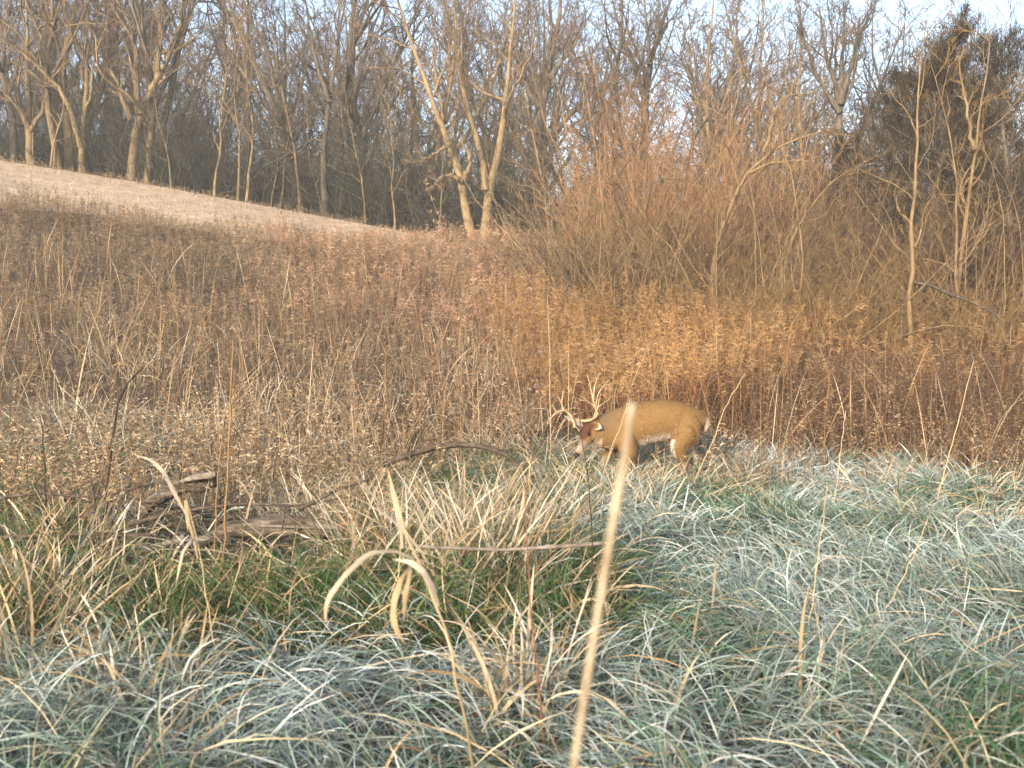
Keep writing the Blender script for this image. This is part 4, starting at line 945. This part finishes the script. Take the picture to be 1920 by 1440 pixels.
    def ball(name, c, r, mat):
        bm = bmesh.new(); bmesh.ops.create_uvsphere(bm, u_segments=16, v_segments=10, radius=r); m2 = bpy.data.meshes.new(name); bm.to_mesh(m2); bm.free()
        m2.polygons.foreach_set("use_smooth", np.ones(len(m2.polygons), bool)); m2.materials.append(mat); ob = bpy.data.objects.new(name, m2); COL.objects.link(ob); ob.parent = root; ob.location = Vector(c) - Vector(o)
    for s in (-1, 1): ball("eye", H(.36, s * .075, .026), .017, eyem)
    # ears: cupped leaf shapes
    earm = attr_mat("ear_fur", .8, .15)
    def ear(base, tip, face_dir, wid):
        n = 9; t = np.linspace(0, 1, n)[:, None]; ax = norm(tip - base); L = np.linalg.norm(tip - base)
        sd_ = norm(np.cross(ax, face_dir)); fn = np.cross(sd_, ax)
        if fn @ face_dir < 0: fn = -fn
        m = 7; V = []; C = []
        for side in (0, 1):
            for i in range(n):
                tt = t[i, 0]; wdt = wid * (math.sin(min(1, tt * .93 + .12) * math.pi) ** .7) * (1.0 if tt < .98 else .3)
                for j in range(m):
                    u = -1 + 2 * j / (m - 1); cup = (u * u) * wid * .55 * (1 - tt * .5)
                    V.append(base + ax * L * tt + sd_ * u * wdt + fn * (cup - side * .006)); C.append((.36, .33, .31) if side == 0 and abs(u) < .9 else (.24, .16, .09))
        Q = []
        for side in (0, 1):
            for i in range(n - 1):
                for j in range(m - 1):
                    a0 = side * n * m + i * m + j; Q.append([a0, a0 + 1, a0 + m + 1, a0 + m])
        mk("ear", np.array(V) - o, np.array(Q), earm, root, np.array(C))
    cr = lambda cx, cy, y: np.array([(50 + cx / 9.6) / 164.0, y, (226 - cy / 9.6) / 164.0])   # photo crop -> metres in the deer's plane
    ear(H(.05, -.075, .0) if (H(.05, -.075, 0)[0] < H(.05, .075, 0)[0]) else H(.05, .075, .0), cr(425, 890, -.12), np.array([-.3, -1, .1]), .042)
    ear(H(.05, .075, .0) if (H(.05, -.075, 0)[0] < H(.05, .075, 0)[0]) else H(.05, -.075, .0), cr(1125, 1120, -.23), np.array([.1, -1, .25]), .048)
    # antlers
    antm = noise_mat("antler_bone", [(.3, (.22, .135, .065)), (.5, (.38, .27, .155)), (.75, (.58, .48, .35))], 14, .5, .3, (1, 1, 1))
    def antler(paths):
        acc = Acc()
        for pts, r0, r1 in paths:
            pp = path(np.random.default_rng(1), np.array(pts) - o, 18, .0015); t = np.linspace(0, 1, 18)
            acc.add(*tubes(pp[None], (r0 + (r1 - r0) * t ** 1.3)[None], 10))
        acc.build("antler", antm, root)
    c2 = cr
    antler([([c2(640, 1120, -.12), c2(630, 1010, -.11), c2(560, 880, -.10), c2(470, 800, -.11), c2(370, 810, -.15), c2(250, 890, -.22), c2(135, 1030, -.29)], .0165, .006),
            ([c2(440, 805, -.115), c2(405, 690, -.11), c2(425, 570, -.10), c2(432, 455, -.09)], .0115, .004),
            ([c2(400, 690, -.11), c2(370, 610, -.13), c2(318, 555, -.15)], .009, .004),
            ([c2(310, 830, -.18), c2(270, 770, -.18), c2(232, 700, -.18)], .009, .003),
            ([c2(610, 960, -.11), c2(600, 900, -.15), c2(655, 850, -.20)], .008, .003)])
    antler([([c2(690, 985, -.16), c2(850, 995, -.21), c2(960, 960, -.22), c2(1045, 890, -.20), c2(1040, 810, -.18), c2(990, 740, -.19), c2(900, 660, -.23), c2(800, 620, -.27), c2(705, 608, -.30)], .0165, .006),
            ([c2(1030, 800, -.18), c2(1060, 690, -.16), c2(1100, 500, -.12)], .010, .003),
            ([c2(980, 730, -.20), c2(960, 600, -.20), c2(920, 420, -.18), c2(855, 155, -.15)], .0115, .0035),
            ([c2(960, 590, -.20), c2(990, 360, -.17), c2(1060, 185, -.14)], .0095, .003),
            ([c2(1000, 750, -.19), c2(1050, 520, -.15), c2(1150, 370, -.12), c2(1275, 250, -.08)], .011, .003),
            ([c2(950, 960, -.22), c2(1040, 750, -.19), c2(1150, 670, -.17), c2(1270, 600, -.14)], .0085, .003),
            ([c2(860, 642, -.25), c2(800, 590, -.25), c2(725, 540, -.25)], .008, .003),
            ([c2(730, 985, -.17), c2(705, 930, -.21), c2(690, 880, -.25)], .009, .003)])
    return root
deer()

# ------------------------------------------------------------------ morning haze
def haze():
    V = np.array([(x, y, z) for z in (-1.6, 36.0) for y in (-125.0, 425.0) for x in (-305.0, 305.0)])
    Q = np.array([(0, 2, 3, 1), (4, 5, 7, 6), (0, 1, 5, 4), (2, 6, 7, 3), (0, 4, 6, 2), (1, 3, 7, 5)])
    m = bpy.data.materials.new("haze"); m.use_nodes = True; n = m.node_tree.nodes; n.clear()
    v = n.new("ShaderNodeVolumePrincipled"); v.inputs["Color"].default_value = (.86, .92, 1.0, 1); v.inputs["Density"].default_value = .0012
    v.inputs["Anisotropy"].default_value = .0
    o = n.new("ShaderNodeOutputMaterial"); m.node_tree.links.new(v.outputs[0], o.inputs["Volume"])
    tag(mk("haze", V, Q, m, smooth=False), "thin pale morning haze hanging over field and wood", "haze", kind="stuff")
haze()
